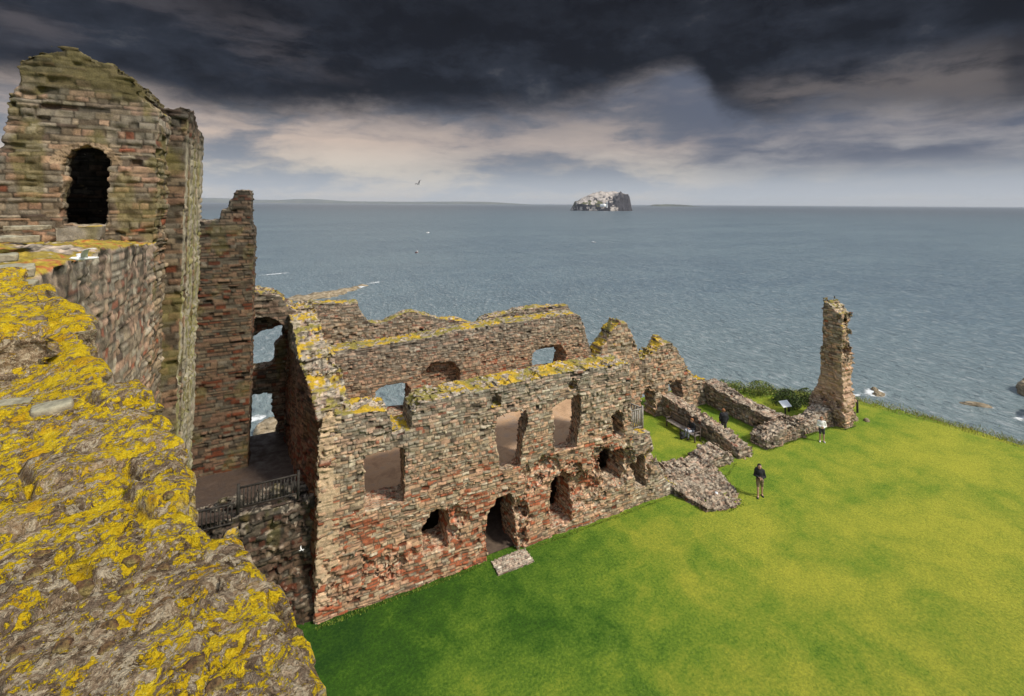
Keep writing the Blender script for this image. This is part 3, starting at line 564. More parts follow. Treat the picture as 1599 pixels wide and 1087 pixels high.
def foam(cx,cy,rx,ry,rot,k=1.):
    n=28; X=np.linspace(-1,1,n); A,B=np.meshgrid(X,X,indexing='ij'); V=np.stack([A*rx,B*ry,0*A],-1).reshape(-1,3)
    i=np.arange(n*n).reshape(n,n); Q=np.stack([i[:-1,:-1],i[1:,:-1],i[1:,1:],i[:-1,1:]],-1).reshape(-1,4)
    f=(np.clip(1-np.hypot(A,B),0,1)*k).reshape(-1,1)
    o=mesh_np('foam',V,Q,mf,None,np.repeat(f,3,1).astype(np.float32),True,(cx,cy,-29.93)); o.rotation_euler[2]=rot; tag(o,kind='stuff'); return o
def rock(name,label,px,py,rx,ry,rz,rot,seed,grp='tidal rocks off the headland',**k):
    o=blob(name,px,py,-30.2,rx,ry,rz,seed,mr,rot,layer=1.5,**k); return tag(o,label,'rock',grp)
def shelf():
    """long tilted reef running out to sea"""
    pts=[(9,245,6,2.0),(16,247,6.5,2.2),(23,252,5.5,2.0),(30,259,4.2,1.6),(36,265,3.0,1.2),(41,270,2.2,1.0)]
    h=.7; X=np.arange(-2,50,h);Y=np.arange(232,282,h);Zz=np.arange(-1,4,h*.5)
    A,B,D=np.meshgrid(X,Y,Zz,indexing='ij'); f=np.full(A.shape,-9.)
    for (x,y,r,z) in pts: f=np.maximum(f,(1-np.sqrt(((A-x)/ (r*1.25))**2+((B-y)/(r*.75))**2+(D/z)**2))*z)
    f=f+(fbm(A,B*1.8,D,.28,4,303)-.5)*2.0
    P,Q=nets(f,(X[0],Y[0],Zz[0]),h); P[:,2]=(P[:,2]-Zz[0])*.5+Zz[0]
    return mesh_np('rock_reef',P,Q,mr,None,None,True,(0,0,-30.1))
tag(shelf(),'long flat tan reef reaching into the sea beyond the roofless range','rock')
foam(38,266,16,4,R(48),1.1); foam(24,251,20,5,R(38),.9); foam(48,278,14,4,R(30),.9); foam(-4,338,30,6,R(20),.8); foam(-20,300,16,4,R(5),.7)
rock('sea_rock','wave-washed pair of small rocks just right of the lone pillar',132.5,63.6,2.0,1.2,.9,.2,311); foam(132.5,64.5,6.5,4.2,.3,1.15); foam(127,66,4,2,0,.9)
tag(rock('sea_rock','pale rock behind the wave-washed one, right of the lone pillar',134.8,65.6,1.3,.8,.9,.5,312))
rock('sea_rock','narrow dark rock awash in the bay, between the pillar and the right-hand rocks',146.2,50.4,3.0,1.0,.9,-.9,313); foam(146.3,50.4,5.6,1.9,-.9,1.0)
rock('sea_rock','rounded tan rock at the right edge, farther from the lawn of the two',169.5,46.8,6.0,3.6,3.6,.2,314)
rock('sea_rock','layered tan rock at the right edge, nearer the lawn of the two',151.5,41.2,5.5,2.6,3.0,.1,315); rock('sea_rock','low tan ledge of rock nearest the lawn at the right edge',140.5,35.5,7,2.6,2.2,.2,316); foam(147,43,9,4,.2,.8)
rock('shore_boulder','pale boulder on the shore seen through the lower window of the tower',-1.3,108,3.2,2.6,2.6,.3,317); foam(-6,115,8,4,.1,1.); foam(-4,104,7,3,.3,1.1); foam(-9,107,6,3,.3,1.)
# ------------------------------------------------------------------ great rock island
mi,g,b=mat('island_rock'); at=g.node('ShaderNodeAttribute',attribute_name='Col'); ob=g.node('ShaderNodeTexCoord').outputs['Object']; n=g.noise(ob,.035,6,.65)
g.put(b.inputs['Base Color'],g.mix(1,at.outputs['Color'],g.ramp(n,[(.3,(.6,.6,.6)),(.7,(1.35,1.35,1.35))]),'MULTIPLY')); b.inputs['Roughness'].default_value=.95; g.put(b.inputs['Normal'],g.bump(n,.6,12))
isl=tag(empty('rock_island',(2029,2669,-30),-YAW),'steep dome of whitened volcanic rock rising from the sea on the horizon','island')
h=3.0; X=np.arange(-225,225,h);Y=np.arange(-150,170,h);Zz=np.arange(-6,165,h); A,B,D=np.meshgrid(X,Y,Zz,indexing='ij')
top=np.interp(A,[-215,-190,-178,-140,-90,-40,0,50,110,150,170,190,205,215],[0,45,62,82,108,131,141,140,130,118,112,80,20,0])*1.0
fall=np.interp(B,[-150,-128,-122,-60,0,90,150],[.10,.28,.38,.80,1,.95,.2])
fr=fbm(A,B,D*.35,.022,5,401)-.5
wx=np.interp(A,[-60,60,110],[0,.0,1])[...]; fall2=np.interp(B,[-150,-135,-126,0,90,150],[.1,.7,1,1,.95,.2]); fall=fall*(1-wx)+fall2*wx
F=np.minimum(top*fall-D+fr*34,(1-np.sqrt((A/(212-.08*D))**2+(B/(142-.15*D))**2))*120+fr*26)
P,Q=nets(F,(X[0],Y[0],Zz[0]),h); N=normals(P,Q)
n=fbm(P[:,0],P[:,1],P[:,2],.05,4,403); steep=1-sst(N[:,2],.35,.7)
guano=sst(n+.22*sst(P[:,2],40,120)-.16*steep-.1*sst(P[:,0],60,120),.47,.57); wz=sst(np.abs(P[:,2]-14),22,6)*(n>.53)*(P[:,0]<90)
wv_=np.clip(np.maximum(guano*(1-steep*.9),wz*.9),0,1)[:,None]
col=np.array((.045,.042,.05))*(.6+.8*n)[:,None]*(1-wv_)+np.array((.50,.44,.39))*(.6+.6*n)[:,None]*wv_
col=np.where(((N[:,2]>.5)&(P[:,2]<70)&(P[:,2]>28)&(n<.5)&(P[:,0]<0))[:,None],np.array((.11,.11,.05)),col)
rk=mesh_np('rock_mass',P,Q,mi,None,col.astype(np.float32),False); rk.parent=isl
mw,g,b=mat('white_paint'); b.inputs['Base Color'].default_value=(.8,.8,.78,1)
def boxes(name,L,mt,parent=None,loc=None,bev=0):
    V=[];Q=[]
    for (x0,x1,y0,y1,z0,z1) in L:
        k=len(V); V+=[(x,y,z) for z in(z0,z1) for (x,y) in((x0,y0),(x1,y0),(x1,y1),(x0,y1))]
        Q+=[(k,k+3,k+2,k+1),(k+4,k+5,k+6,k+7),(k,k+1,k+5,k+4),(k+1,k+2,k+6,k+5),(k+2,k+3,k+7,k+6),(k+3,k,k+4,k+7)]
    o=mesh_np(name,V,Q,mt,parent,None,False,loc)
    if bev: m_=o.modifiers.new('b','BEVEL'); m_.width=bev; m_.segments=2; m_.limit_method='ANGLE'
    return o
def lathe(name,prof,mt,parent=None,loc=None,n=14):
    V=[];Q=[]
    for (r,z) in prof:
        for k in range(n): V.append((max(r,1e-4)*math.cos(2*math.pi*k/n),max(r,1e-4)*math.sin(2*math.pi*k/n),z))
    for i in range(len(prof)-1):
        for k in range(n): Q.append((i*n+k,i*n+(k+1)%n,(i+1)*n+(k+1)%n,(i+1)*n+k))
    return mesh_np(name,V,Q,mt,parent,None,True,loc)
lh=tag(empty('lighthouse',(1900+22*math.cos(YAW)-150*math.sin(YAW)*-0,2640,5),-YAW),'white lighthouse tower and long white wall low on the rock island','lighthouse')
lh.location=(2029+(-2)*math.cos(YAW)-158*math.sin(YAW),2669+2*math.sin(YAW)-158*math.cos(YAW),12)
lathe('tower',[(4.6,-20),(4.2,16),(5,16.2),(5,17.4),(3.0,17.6),(3.0,20.5),(.2,23)],mw,lh,(9,0,0)); boxes('wall',[(-38,4,-2,2,-14,5.5),(-20,-6,-3,3,-14,8)],mw,lh)
md,g,b=mat('distant_land'); ob=g.node('ShaderNodeTexCoord').outputs['Object']
g.put(b.inputs['Base Color'],g.ramp(g.noise(ob,.0012,5,.6),[(.35,(.05,.06,.05)),(.55,(.09,.10,.07)),(.7,(.16,.15,.10))])); b.inputs['Roughness'].default_value=1
def ridge(name,x0,x1,dist,depth,hf,n=160,label=None,cat=None,kind=None):
    """low landmass: x in photo-plane tangent along the horizon, built at its own distance"""
    T=np.linspace(x0,x1,n); J=np.linspace(-1,1,9); V=[]
    ax=np.array([math.sin(YAW),math.cos(YAW)]);rx=np.array([math.cos(YAW),-math.sin(YAW)])
    for t in T:
        for j in J:
            p=ax*(dist+j*depth)+rx*(t*dist); V.append((p[0],p[1],-32+hf(t)*(1-j*j)**.7))
    i=np.arange(n*9).reshape(n,9); Q=np.stack([i[:-1,:-1],i[:-1,1:],i[1:,1:],i[1:,:-1]],-1).reshape(-1,4)[:,::-1]
    return tag(mesh_np(name,V,Q,md,None,None,True),label,cat,None,kind)
fb1=lambda t,s:float(fbm(np.array([t]),np.array([0.]),np.array([0.]),s,4,501)[0])
ridge('distant_coast',-1.1,.05,26000,2600,lambda t:(70+330*fb1(t,9)*(.25+.75*min(1,max(0,(.05-t)/.65))))*min(1,max(0,(.05-t)/.1)),kind='structure')
ridge('distant_island',.300,.398,11500,420,lambda t:10+52*max(0,1-abs(t-.335)/.06)**.6*(t<.4)*(.7+.6*fb1(t,40))*min(1,max(0,(t-.302)/.008)),label='low flat dark island on the horizon right of the great rock',cat='island')
# ================================================================== boats
mhw,g,b=mat('hull_white'); b.inputs['Base Color'].default_value=(.78,.78,.76,1); b.inputs['Roughness'].default_value=.4
mhd,g,b=mat('hull_dark'); b.inputs['Base Color'].default_value=(.03,.035,.05,1); b.inputs['Roughness'].default_value=.4
mor,g,b=mat('deck_red'); b.inputs['Base Color'].default_value=(.35,.06,.03,1)
def hull(L,W,Hh):
    V=[];n=13;m=7
    for i in range(n):
        t=i/(n-1); x=(t-.5)*L; wd=W*.5*(1-max(0,(t-.45)/.55)**2.2)*(.86+.14*min(1,t*4)); sh=Hh*(1+.35*t*t)
        for j in range(m):
            a=(j/(m-1)-.5)*2; V.append((x,wd*math.copysign(abs(a)**.6,a),-.3*Hh+(sh+.3*Hh)*abs(a)**1.6))
    Q=[(i*m+j,i*m+j+1,(i+1)*m+j+1,(i+1)*m+j) for i in range(n-1) for j in range(m-1)]
    k=len(V)
    return V,Q
def boat(loc,rz,s,mtl,label):
    t=tag(empty('small_boat',(loc[0],loc[1],-29.95),rz),label,'boat','small boats out on the firth'); t.scale=(s,s,s)
    V,Q=hull(6.4,2.2,.95); h_=mesh_np('hull',V,Q,mtl,t,None,True); so_=h_.modifiers.new('s','SOLIDIFY'); so_.thickness=.08
    boxes('deck',[(-3.0,2.2,-.85,.85,.32,.40)],mor,t); boxes('wheelhouse',[(.2,1.5,-.6,.6,.41,1.75),(.1,1.65,-.7,.7,1.76,1.85)],mhw,t)
    lathe('mast',[(.05,1.85),(.04,4.2)],mhd,t,(.6,0,0),8); boxes('outboard_motor',[(-3.45,-3.1,-.16,.16,-.1,.95)],mhd,t,bev=.03); return t
boat((201.4,703),.4,.95,mhw,'tiny white boat farthest out of the two below the flying bird'); 
bt=boat((112.3,427.4),1.0,1.0,mhd,'small dark-decked boat with a white bow wave nearest the tower'); foam(112.6,427,4.2,1.6,1.0,1.5)
boat((335.8,457.2),2.2,.8,mhw,'tiny white boat alone below the great rock island')
# ================================================================== foreground parapet with lichen
ml_,g,b=mat('lichened_coping'); ob=g.node('ShaderNodeTexCoord').outputs['Object']
ge=g.node('ShaderNodeNewGeometry'); gn=g.node('ShaderNodeSeparateXYZ'); g.put(gn.inputs[0],ge.outputs['Normal'])
wp=g.vm('ADD',ob,g.vm('SCALE',g.vm('SUBTRACT',g.noise(ob,7,3,.6,col=True),(.5,.5,.5)),k=.10))
grain=g.noise(ob,120,5,.75); mid=g.noise(wp,13,6,.7); lo_=g.noise(ob,2.3,4,.6)
stone_c=g.ramp(g.m('ADD',g.m('MULTIPLY',mid,.6),g.m('MULTIPLY',grain,.4)),[(.34,(.035,.025,.016)),(.42,(.13,.10,.07)),(.49,(.27,.215,.16)),(.57,(.44,.37,.29)),(.67,(.64,.57,.47))])
tan_=g.ss(g.noise(g.map(wp,loc=(4,2,1)),2.6,4,.6),.53,.60)
stone_c=g.mix(g.m('MULTIPLY',tan_,.75),stone_c,g.ramp(grain,[(.35,(.36,.25,.15)),(.6,(.60,.50,.37))]))
crust=g.ss(g.noise(wp,30,6,.8),.505,.54)
stone_c=g.mix(g.m('MULTIPLY',crust,.8),stone_c,(.66,.63,.53))
dkm=g.ss(g.noise(g.map(wp,loc=(9,5,2)),21,6,.75),.55,.59)
stone_c=g.mix(g.m('MULTIPLY',dkm,.6),stone_c,(.05,.033,.022))
ros=g.m('MULTIPLY',g.ss(g.voro(wp,16),.26,.20),g.ss(g.noise(g.map(wp,loc=(5,5,5)),6,4,.6),.50,.56))
stone_c=g.mix(g.m('MULTIPLY',ros,.8),stone_c,g.ramp(grain,[(.35,(.42,.42,.36)),(.6,(.74,.73,.64))]))
gray_=g.ss(g.noise(g.map(wp,loc=(1,7,3)),9,5,.7),.54,.6); stone_c=g.mix(g.m('MULTIPLY',gray_,.6),stone_c,(.17,.135,.115))
yn=g.m('ADD',g.m('ADD',g.m('MULTIPLY',g.noise(g.map(wp,(1,1,1)),12,8,.74),.55),g.m('MULTIPLY',g.noise(wp,44,6,.8),.45)),g.m('MULTIPLY',g.m('SUBTRACT',lo_,.5),.22))
at=g.node('ShaderNodeAttribute',attribute_name='Col'); yn=g.m('ADD',yn,g.m('MULTIPLY',at.outputs['Fac'],.065))
upf=g.ss(gn.outputs[2],.15,.6)
ym=g.m('MULTIPLY',g.ss(yn,.524,.534),upf)
yc=g.ramp(g.m('ADD',g.m('MULTIPLY',grain,.6),g.m('MULTIPLY',mid,.4)),[(.33,(.34,.20,.01)),(.44,(.72,.46,.012)),(.54,(.92,.66,.02)),(.66,(.95,.80,.14))])
oc=g.ss(g.noise(g.map(wp,loc=(2,2,9)),4,4,.6),.54,.64); yc=g.mix(g.m('MULTIPLY',oc,.55),yc,(.66,.30,.015))
rim=g.m('MULTIPLY',g.m('SUBTRACT',g.ss(yn,.506,.524),g.ss(yn,.524,.534)),upf)
stone_c=g.mix(1,stone_c,(1.12,.98,.80),'MULTIPLY'); c=g.mix(g.m('MULTIPLY',rim,.6),stone_c,(.05,.033,.018)); c=g.mix(ym,c,yc)
g.put(b.inputs['Base Color'],c); b.inputs['Roughness'].default_value=.95; b.inputs['Specular IOR Level'].default_value=.15
hh=g.m('ADD',g.m('ADD',g.m('MULTIPLY',grain,.28),g.m('MULTIPLY',mid,1.1)),g.m('ADD',g.m('MULTIPLY',ym,.25),g.m('MULTIPLY',g.noise(wp,45,4,.7),.6)))
g.put(b.inputs['Normal'],g.bump(hh,1.0,.06))
para=tag(empty('parapet_wall',(-1,2,15)),'broken wall head crusted with bright yellow lichen, filling the near corner','wall')
EP=np.array([(.62,-.6,15.45),(.52,.3,15.45),(.16,1.1,15.45),(.07,1.4,15.45),(.01,1.6,15.45),(-.10,1.9,15.45),(-.24,2.48,15.45),(-.44,2.85,15.5),(-.76,3.37,15.6),(-1.0,3.95,15.66),(-1.25,4.54,15.7),(-1.65,5.5,15.7),(-2.11,6.63,15.7),(-2.3,7.1,15.6)])
def par_h(u,v):
    e=np.interp(v,EP[:,1],EP[:,0]); s=e-u; z=np.interp(v,EP[:,1],EP[:,2])
    z=z-.10*sst(s,.5,2.2)*sst(v,3.9,3.0)
    st=Stones(131,.16,.34,(.3,.7)); r,k,ed=st(u*.8+v*.5,v*.9-u*.45); hv=st.rnd(r,k,0)-.5
    z=z-.12*sst(s,.12,.5)*sst(v,3.0,3.5)-.06*sst(v,3.0,3.5)
    z=z+hv*.05*sst(ed,0,.015)-.05*(1-sst(ed,0,.028))*(fbm(u,v,0*u,2.5,2,134)>.42)
    z=z+.035*(fbm(u,v,0*u,1.7,3,133)-.5)+.035*(fbm(u,v,0*u,6,3,135)-.5)+.030*(fbm(u,v,0*u,19,4,137,.62)-.5)+.014*(fbm(u,v,0*u,75,3,139,.6)-.5)
    return z
Nv=560; v=.12*(7.1/.12)**np.linspace(0,1,Nv); v=np.concatenate([np.linspace(-.6,.1,14),v]); sg=np.concatenate([-np.linspace(1,0,34)[:-1]**1.6,np.linspace(0,1,400)**1.15])
VV,SG=np.meshgrid(v,sg,indexing='ij'); wscale=np.clip(VV,.7,9)
nearf=.3+.7*sst(VV[:,0],1.0,2.2)
jag=nearf*.11*(hsh(np.floor(VV[:,0]/.27+.5*fbm(VV[:,0],0*VV[:,0],0*VV[:,0],1.2,2,5)),0*VV[:,0],seed=141)-.5)*1.3*np.clip(VV[:,0]*.8,.3,2)+nearf*.05*(fbm(VV[:,0],0*VV[:,0],0*VV[:,0],5,4,143)-.5)
E_=np.interp(VV,EP[:,1],EP[:,0])+jag[:,None]-.035*np.clip(VV,.6,3)
sd_=np.where(SG>0,SG*1.25*wscale,0); U_=E_-sd_; zt=par_h(U_,VV)
rnd_=.05*np.exp(-sd_/.035)
dpt=np.where(SG<0,-SG*1.6,0); ztop=zt-rnd_*(SG>=0)-.05*(SG<0)
fs=Stones(151,.11,.2,(.2,.45)); r,k,ed=fs(VV,ztop-dpt); off=(fs.rnd(r,k,1)-.5)*.06*sst(dpt,0,.06)-.03*(1-sst(ed,0,.03))*sst(dpt,0,.06)-.05*dpt
off=off+.05*(fbm(VV,dpt,0*dpt,9,3,153)-.5)*sst(dpt,0,.04)
P=np.stack([U_+off,VV,ztop-dpt],-1); i=np.arange(VV.size).reshape(VV.shape)
Q=np.stack([i[:-1,:-1],i[:-1,1:],i[1:,1:],i[1:,:-1]],-1).reshape(-1,4)
rich=np.clip(.45*np.exp(-sd_/.3)+.35*sst(VV,2.0,3.5)-.1*sst(sd_,.25,.9)*sst(VV,3.6,2.6)+.15,-1,1.2).reshape(-1,1)
cp=mesh_np('coping',P.reshape(-1,3),Q,ml_,None,np.repeat(rich,3,1).astype(np.float32),True); adopt(cp,para)
stp=masonry('raised_courses',-4.6,-1.2,3.80,7.0,15.1,[(-4.6,15.78),(-2,15.74),(-1.4,15.72),(-1.2,15.66)],h=.022,seed=161,lich=0,jag=.06,rough=.035,stone=(.07,.13,(.14,.32)),streak=0,bulge=.03,mt=ml_,
  dfun=lambda S,Z:3.80+.12*np.clip(-1.6-S,0,3)+0*S,topfun=lambda S,D,Z:np.minimum(15.74+.06*(fbm(S,D,0*S,3,3,5)-.5)-.10*sst(S,-1.45,-1.15)-Z,np.interp(D[:1,:,:1],EP[:,1],EP[:,0])-.3-S),
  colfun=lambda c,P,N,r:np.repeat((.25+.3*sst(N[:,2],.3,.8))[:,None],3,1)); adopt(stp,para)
# loose slabs lying on the wall head
def slab(loc,rz,dims,label,seed,tilt=(0,0)):
    h=.022; X=np.arange(-dims[0],dims[0],h);Y=np.arange(-dims[1],dims[1],h);Zz=np.arange(-dims[2],dims[2],h/2); A,B,D=np.meshgrid(X,Y,Zz,indexing='ij')
    f=np.minimum(np.minimum(dims[0]*.5-np.abs(A),dims[1]*.5-np.abs(B)),dims[2]*.5-np.abs(D))+(fbm(A,B,D,6,3,seed)-.5)*.05
    P,Q=nets(f,(0,0,0),1.); P=P*np.array((h,h,h/2))+np.array((X[0],Y[0],Zz[0])); N=normals(P,Q)
    n=fbm(P[:,0],P[:,1],P[:,2],14,3,seed+1); upf=sst(N[:,2],.3,.8)
    col=np.array((.27,.23,.16))*(.5+n)[:,None]; col=col*(1-.3*upf[:,None])+np.array((.36,.37,.27))*upf[:,None]*.4*(.6+.8*n)[:,None]
    o=mesh_np('stone_slab',P,Q,M_stone,None,col.astype(np.float32),False,loc); o.rotation_euler=(tilt[0],tilt[1],rz); return tag(o,label,'stone','loose stone slabs on the wall head')
slab((-3.02,7.62,15.66),.35,(.62,.42,.11),'largest grey loose slab, second from the top of the heap at the left edge',171,(.05,.02))
slab((-3.25,8.1,15.78),.3,(.42,.3,.09),'small grey slab topmost of the heap at the left edge',172)
slab((-2.78,7.2,15.53),.2,(.5,.34,.10),'brown-grey slab lowest of the heap at the left edge',173)
slab((-4.1,10.6,15.86),.4,(.7,.4,.10),'flat grey-green slab sunk in the moss below the tower doorway',174)
slab((-4.4,12.1,15.98),.2,(.6,.35,.09),'thin stone slab lying in yellow moss nearest the tower doorway',175)
mmoss,g,b=mat('moss'); ob=g.node('ShaderNodeTexCoord').outputs['Object']; n=g.noise(ob,70,5,.7); n2=g.noise(ob,14,3,.6)
g.put(b.inputs['Base Color'],g.mix(g.ss(n2,.4,.6),g.ramp(n,[(.35,(.045,.022,.010)),(.6,(.23,.11,.045))]),g.ramp(n,[(.35,(.08,.06,.02)),(.6,(.30,.23,.08))]))); b.inputs['Roughness'].default_value=1; g.put(b.inputs['Normal'],g.bump(n,1,.02))
def pz(x,y,z):
    dd=fw+(x-800)/720*rt2-(y-(318-720*math.tan(p_)))/720*up2; t=(z-H)/dd[2]; return dd*t+np.array((0,0,H))
MOSS=[(-0.48,1.73,0.072),(-0.61,1.81,0.061),(-0.38,1.76,0.044),(-0.33,1.7,0.044),(-0.29,1.69,0.05),(-0.31,1.64,0.038),(-0.26,1.57,0.033),(-0.27,1.55,0.028),(-0.45,1.51,0.055),(-0.37,1.53,0.055),(-0.13,1.4,0.033),(-0.16,1.32,0.061),(-0.11,1.23,0.05),(-0.34,2.03,0.044),(-0.53,1.65,0.044),(-0.64,1.93,0.05),(-0.36,1.64,0.05),(-0.35,1.44,0.044),(-0.54,1.53,0.05),(-0.2,1.46,0.028),(-0.43,1.87,0.038),(-0.52,1.82,0.044)]
for k,(x,y,s) in enumerate(MOSS):
    z=float(par_h(np.array([x]),np.array([y]))[0]); rr=random.Random(k)
    o=blob('moss_cushion',x,y,z-.008,s*rr.uniform(.34,.5),s*rr.uniform(.28,.4),s*.36,600+k,mmoss,rr.uniform(-.4,.4),h=s/22,amp=.55,layer=2)
    tag(o,'small brown moss cushion growing among the lichen on the near wall head','moss','moss cushions on the near wall head')
PZ=lambda x,y:float(par_h(np.array([x]),np.array([y]))[0])
slab((-.98,3.0,PZ(-.98,3.0)-.012),.3,(.15,.13,.07),'small bare grey stone among the lichen halfway along the near wall head',181)
slab((-1.25,3.3,PZ(-1.25,3.3)-.012),.1,(.2,.16,.07),'pale yellow-topped stone just below the raised courses at the left edge',182)
# ================================================================== people
def caps_mesh(name,caps,mt,parent,h=.011,k=.03,col=None,sub=()):
    pts=np.array([c[0] for c in caps]+[c[1] for c in caps]); rm=max(max(c[2],c[3]) for c in caps)+.04
    lo=pts.min(0)-rm; hi_=pts.max(0)+rm; X,Y,Zz=[np.arange(lo[i],hi_[i],h,dtype=np.float32) for i in range(3)]
    F=np.full((len(X),len(Y),len(Zz)),9.,np.float32)
    for c in caps:
        a=np.array(c[0],float);b_=np.array(c[1],float);ra,rb=c[2],c[3]; kk=c[4] if len(c)>4 else k; sq=c[5] if len(c)>5 else (1,1,1)
        l2=np.minimum(a,b_)-max(ra,rb)*max(1,1/min(sq))-.07; h2=np.maximum(a,b_)+max(ra,rb)*max(1,1/min(sq))+.07
        ix=[slice(int(max(0,(l2[i]-lo[i])/h)),int(max(0,(h2[i]-lo[i])/h))+2) for i in range(3)]
        A,B,D=np.meshgrid(X[ix[0]],Y[ix[1]],Zz[ix[2]],indexing='ij'); 
        if A.size==0: continue
        e=b_-a; L=e@e+1e-9; t=np.clip(((A-a[0])*e[0]+(B-a[1])*e[1]+(D-a[2])*e[2])/L,0,1)
        d_=np.sqrt(((A-a[0]-t*e[0])*sq[0])**2+((B-a[1]-t*e[1])*sq[1])**2+((D-a[2]-t*e[2])*sq[2])**2)-(ra+(rb-ra)*t)
        o=F[ix[0],ix[1],ix[2]]; hh=np.clip(.5+.5*(o-d_)/kk,0,1); F[ix[0],ix[1],ix[2]]=o*(1-hh)+d_*hh-kk*hh*(1-hh)
    P,Q=nets(-F,(X[0],Y[0],Zz[0]),h)
    return mesh_np(name,P,Q,mt,parent,col(P).astype(np.float32) if col else None,True)
mskin,g,b=mat('skin'); at=g.node('ShaderNodeAttribute',attribute_name='Col'); g.put(b.inputs['Base Color'],at.outputs['Color']); b.inputs['Roughness'].default_value=.55
mskin2=mskin
def cloth(name,c,c2=None,sc=20,rough=.85):
    m,g,b=mat(name); ob=g.node('ShaderNodeTexCoord').outputs['Object']; n=g.noise(ob,sc,4,.6)
    g.put(b.inputs['Base Color'],g.ramp(n,[(.42,c),(.58,c2 or tuple(x*1.3 for x in c))])); b.inputs['Roughness'].default_value=rough; g.put(b.inputs['Normal'],g.bump(g.noise(ob,9,3,.5),.5,.03)); return m
BLACK=cloth('black_cloth',(.012,.012,.014)); BROWN=cloth('brown_camo',(.13,.09,.05),(.24,.18,.11),9); WHITE=cloth('white_cloth',(.72,.70,.66)); DKB=cloth('dark_shorts',(.05,.045,.05)); PRINT=cloth('printed_cloth',(.62,.64,.70),(.12,.14,.20),11)
SHOE=cloth('dark_shoe',(.03,.028,.028)); SHOEW=cloth('white_shoe',(.7,.7,.7)); HAIRD=cloth('dark_hair',(.03,.02,.012)); HAIRB=cloth('brown_hair',(.22,.09,.035)); PACK=cloth('black_pack',(.015,.016,.018))
V3=lambda *a:np.array(a,float)
def person(loc,rz,label,pose,S=1.0,hair=HAIRD,top=BLACK,bottom=BROWN,shoe=SHOE,short=True,sleeves=True,longhair=False,jacket=0.,extra=None):
    t=tag(empty('person',loc,rz),label,'person'); t.scale=(S,S,S)
    J=pose; skin=[]
    def cap(a,b,ra,rb,k=.03,sq=(1,1,1)): skin.append((J[a] if isinstance(a,str) else a,J[b] if isinstance(b,str) else b,ra,rb,k,sq))
    cap('pelvis','belly',.125,.12,.05,(.82,1.05,1)); cap('belly','chest',.12,.135,.06,(.78,1.1,1)); cap('chest','neck0',.10,.06,.05)
    cap('neck0','head0',.055,.052,.03)
    hd=J['head']; F_=J['face']; F_=F_/np.linalg.norm(F_); Rr=np.cross(F_,V3(0,0,1)); Rr/=np.linalg.norm(Rr); U_=np.cross(Rr,F_)
    at_=lambda r,f,u: hd+Rr*r+F_*f+U_*u
    cap(at_(0,-.015,.03),at_(0,.01,.035),.098,.094,.02); cap(at_(0,.03,-.02),at_(0,.055,-.065),.07,.042,.03)
    cap(at_(0,.095,.02),at_(0,.113,-.015),.010,.016,.012); cap(at_(-.035,.088,.035),at_(.035,.088,.035),.014,.014,.012)
    cap(at_(-.02,.098,-.052),at_(.02,.098,-.052),.010,.010,.008)
    for s in(-1,1): cap(at_(s*.088,-.005,.02),at_(s*.092,-.012,-.02),.018,.013,.008)
    for s,q in((-1,'L'),(1,'R')):
        cap('neck0','sh'+q,.06,.062,.05); cap('sh'+q,'el'+q,.056,.043); cap('el'+q,'wr'+q,.043,.028)
        w=J['wr'+q]; hdir=J['hd'+q]/np.linalg.norm(J['hd'+q]); side=J['hs'+q]/np.linalg.norm(J['hs'+q]); pal=np.cross(hdir,side)
        palm=w+hdir*.055; cap(w,palm+hdir*.02,.028,.033,.02)
        for i,(o_,l) in enumerate(((-.030,.070),(-.010,.080),(.010,.076),(.028,.060))):
            b0=palm+hdir*.035+side*o_; b1=b0+hdir*l*.5+pal*.006; b2=b1+hdir*l*.38+pal*.026
            cap(b0,b1,.0115,.0105,.006); cap(b1,b2,.0105,.009,.006)
        th0=w+hdir*.03-side*.03; th1=th0+hdir*.035-side*.025; th2=th1+hdir*.03-side*.006+pal*.012; cap(th0,th1,.014,.012,.008); cap(th1,th2,.012,.010,.006)
        cap('pelvis','hip'+q,.10,.095,.05); cap('hip'+q,'kn'+q,.088,.058); cap('kn'+q,'an'+q,.060,.038,.02); cap('an'+q,'to'+q,.042,.032,.02)
    def col(P):
        c=np.tile(V3(.52,.30,.21),(len(P),1)); 
        for s in(-1,1):
            e=at_(s*.035,.1,.018); c[np.linalg.norm(P-e,axis=1)<.016]=(.04,.03,.03)
        e=at_(0,.105,-.052); dd=P-e; c[(np.abs(dd@Rr)<.026)&(np.abs(dd@U_)<.010)&(dd@F_>-.03)]=(.42,.15,.13)
        return c
    caps_mesh('body',skin,mskin,t,.0095,.03,col)
    j=jacket
    T=[(J['pelvis'],J['belly'],.138+j,.134+j,.05,(.82,1.03,1)),(J['belly'],J['chest'],.134+j,.148+j,.06,(.8,1.08,1)),(J['chest'],J['neck0'],.115,.068,.05)]
    for q in'LR':
        T+=[(J['neck0'],J['sh'+q],.072,.076,.05),(J['sh'+q],J['el'+q],.070+j*.4,.058+j*.4)]
        if sleeves: T.append((J['el'+q],J['el'+q]*.12+J['wr'+q]*.88,.058+j*.3,.042+j*.3))
    caps_mesh('top',T,top,t,.013,.035)
    B_=[(J['pelvis'],J['pelvis']+V3(0,0,.03),.135,.13,.05,(.85,1.05,1))]
    for q in'LR':
        B_+=[(J['pelvis'],J['hip'+q],.115,.112,.05),(J['hip'+q],J['kn'+q]*(.72 if short else 1)+J['hip'+q]*(.28 if short else 0),.106,.082)]
        if not short: B_.append((J['kn'+q],J['an'+q],.078,.058))
    caps_mesh('shorts' if short else 'trousers',B_,bottom,t,.013,.03)
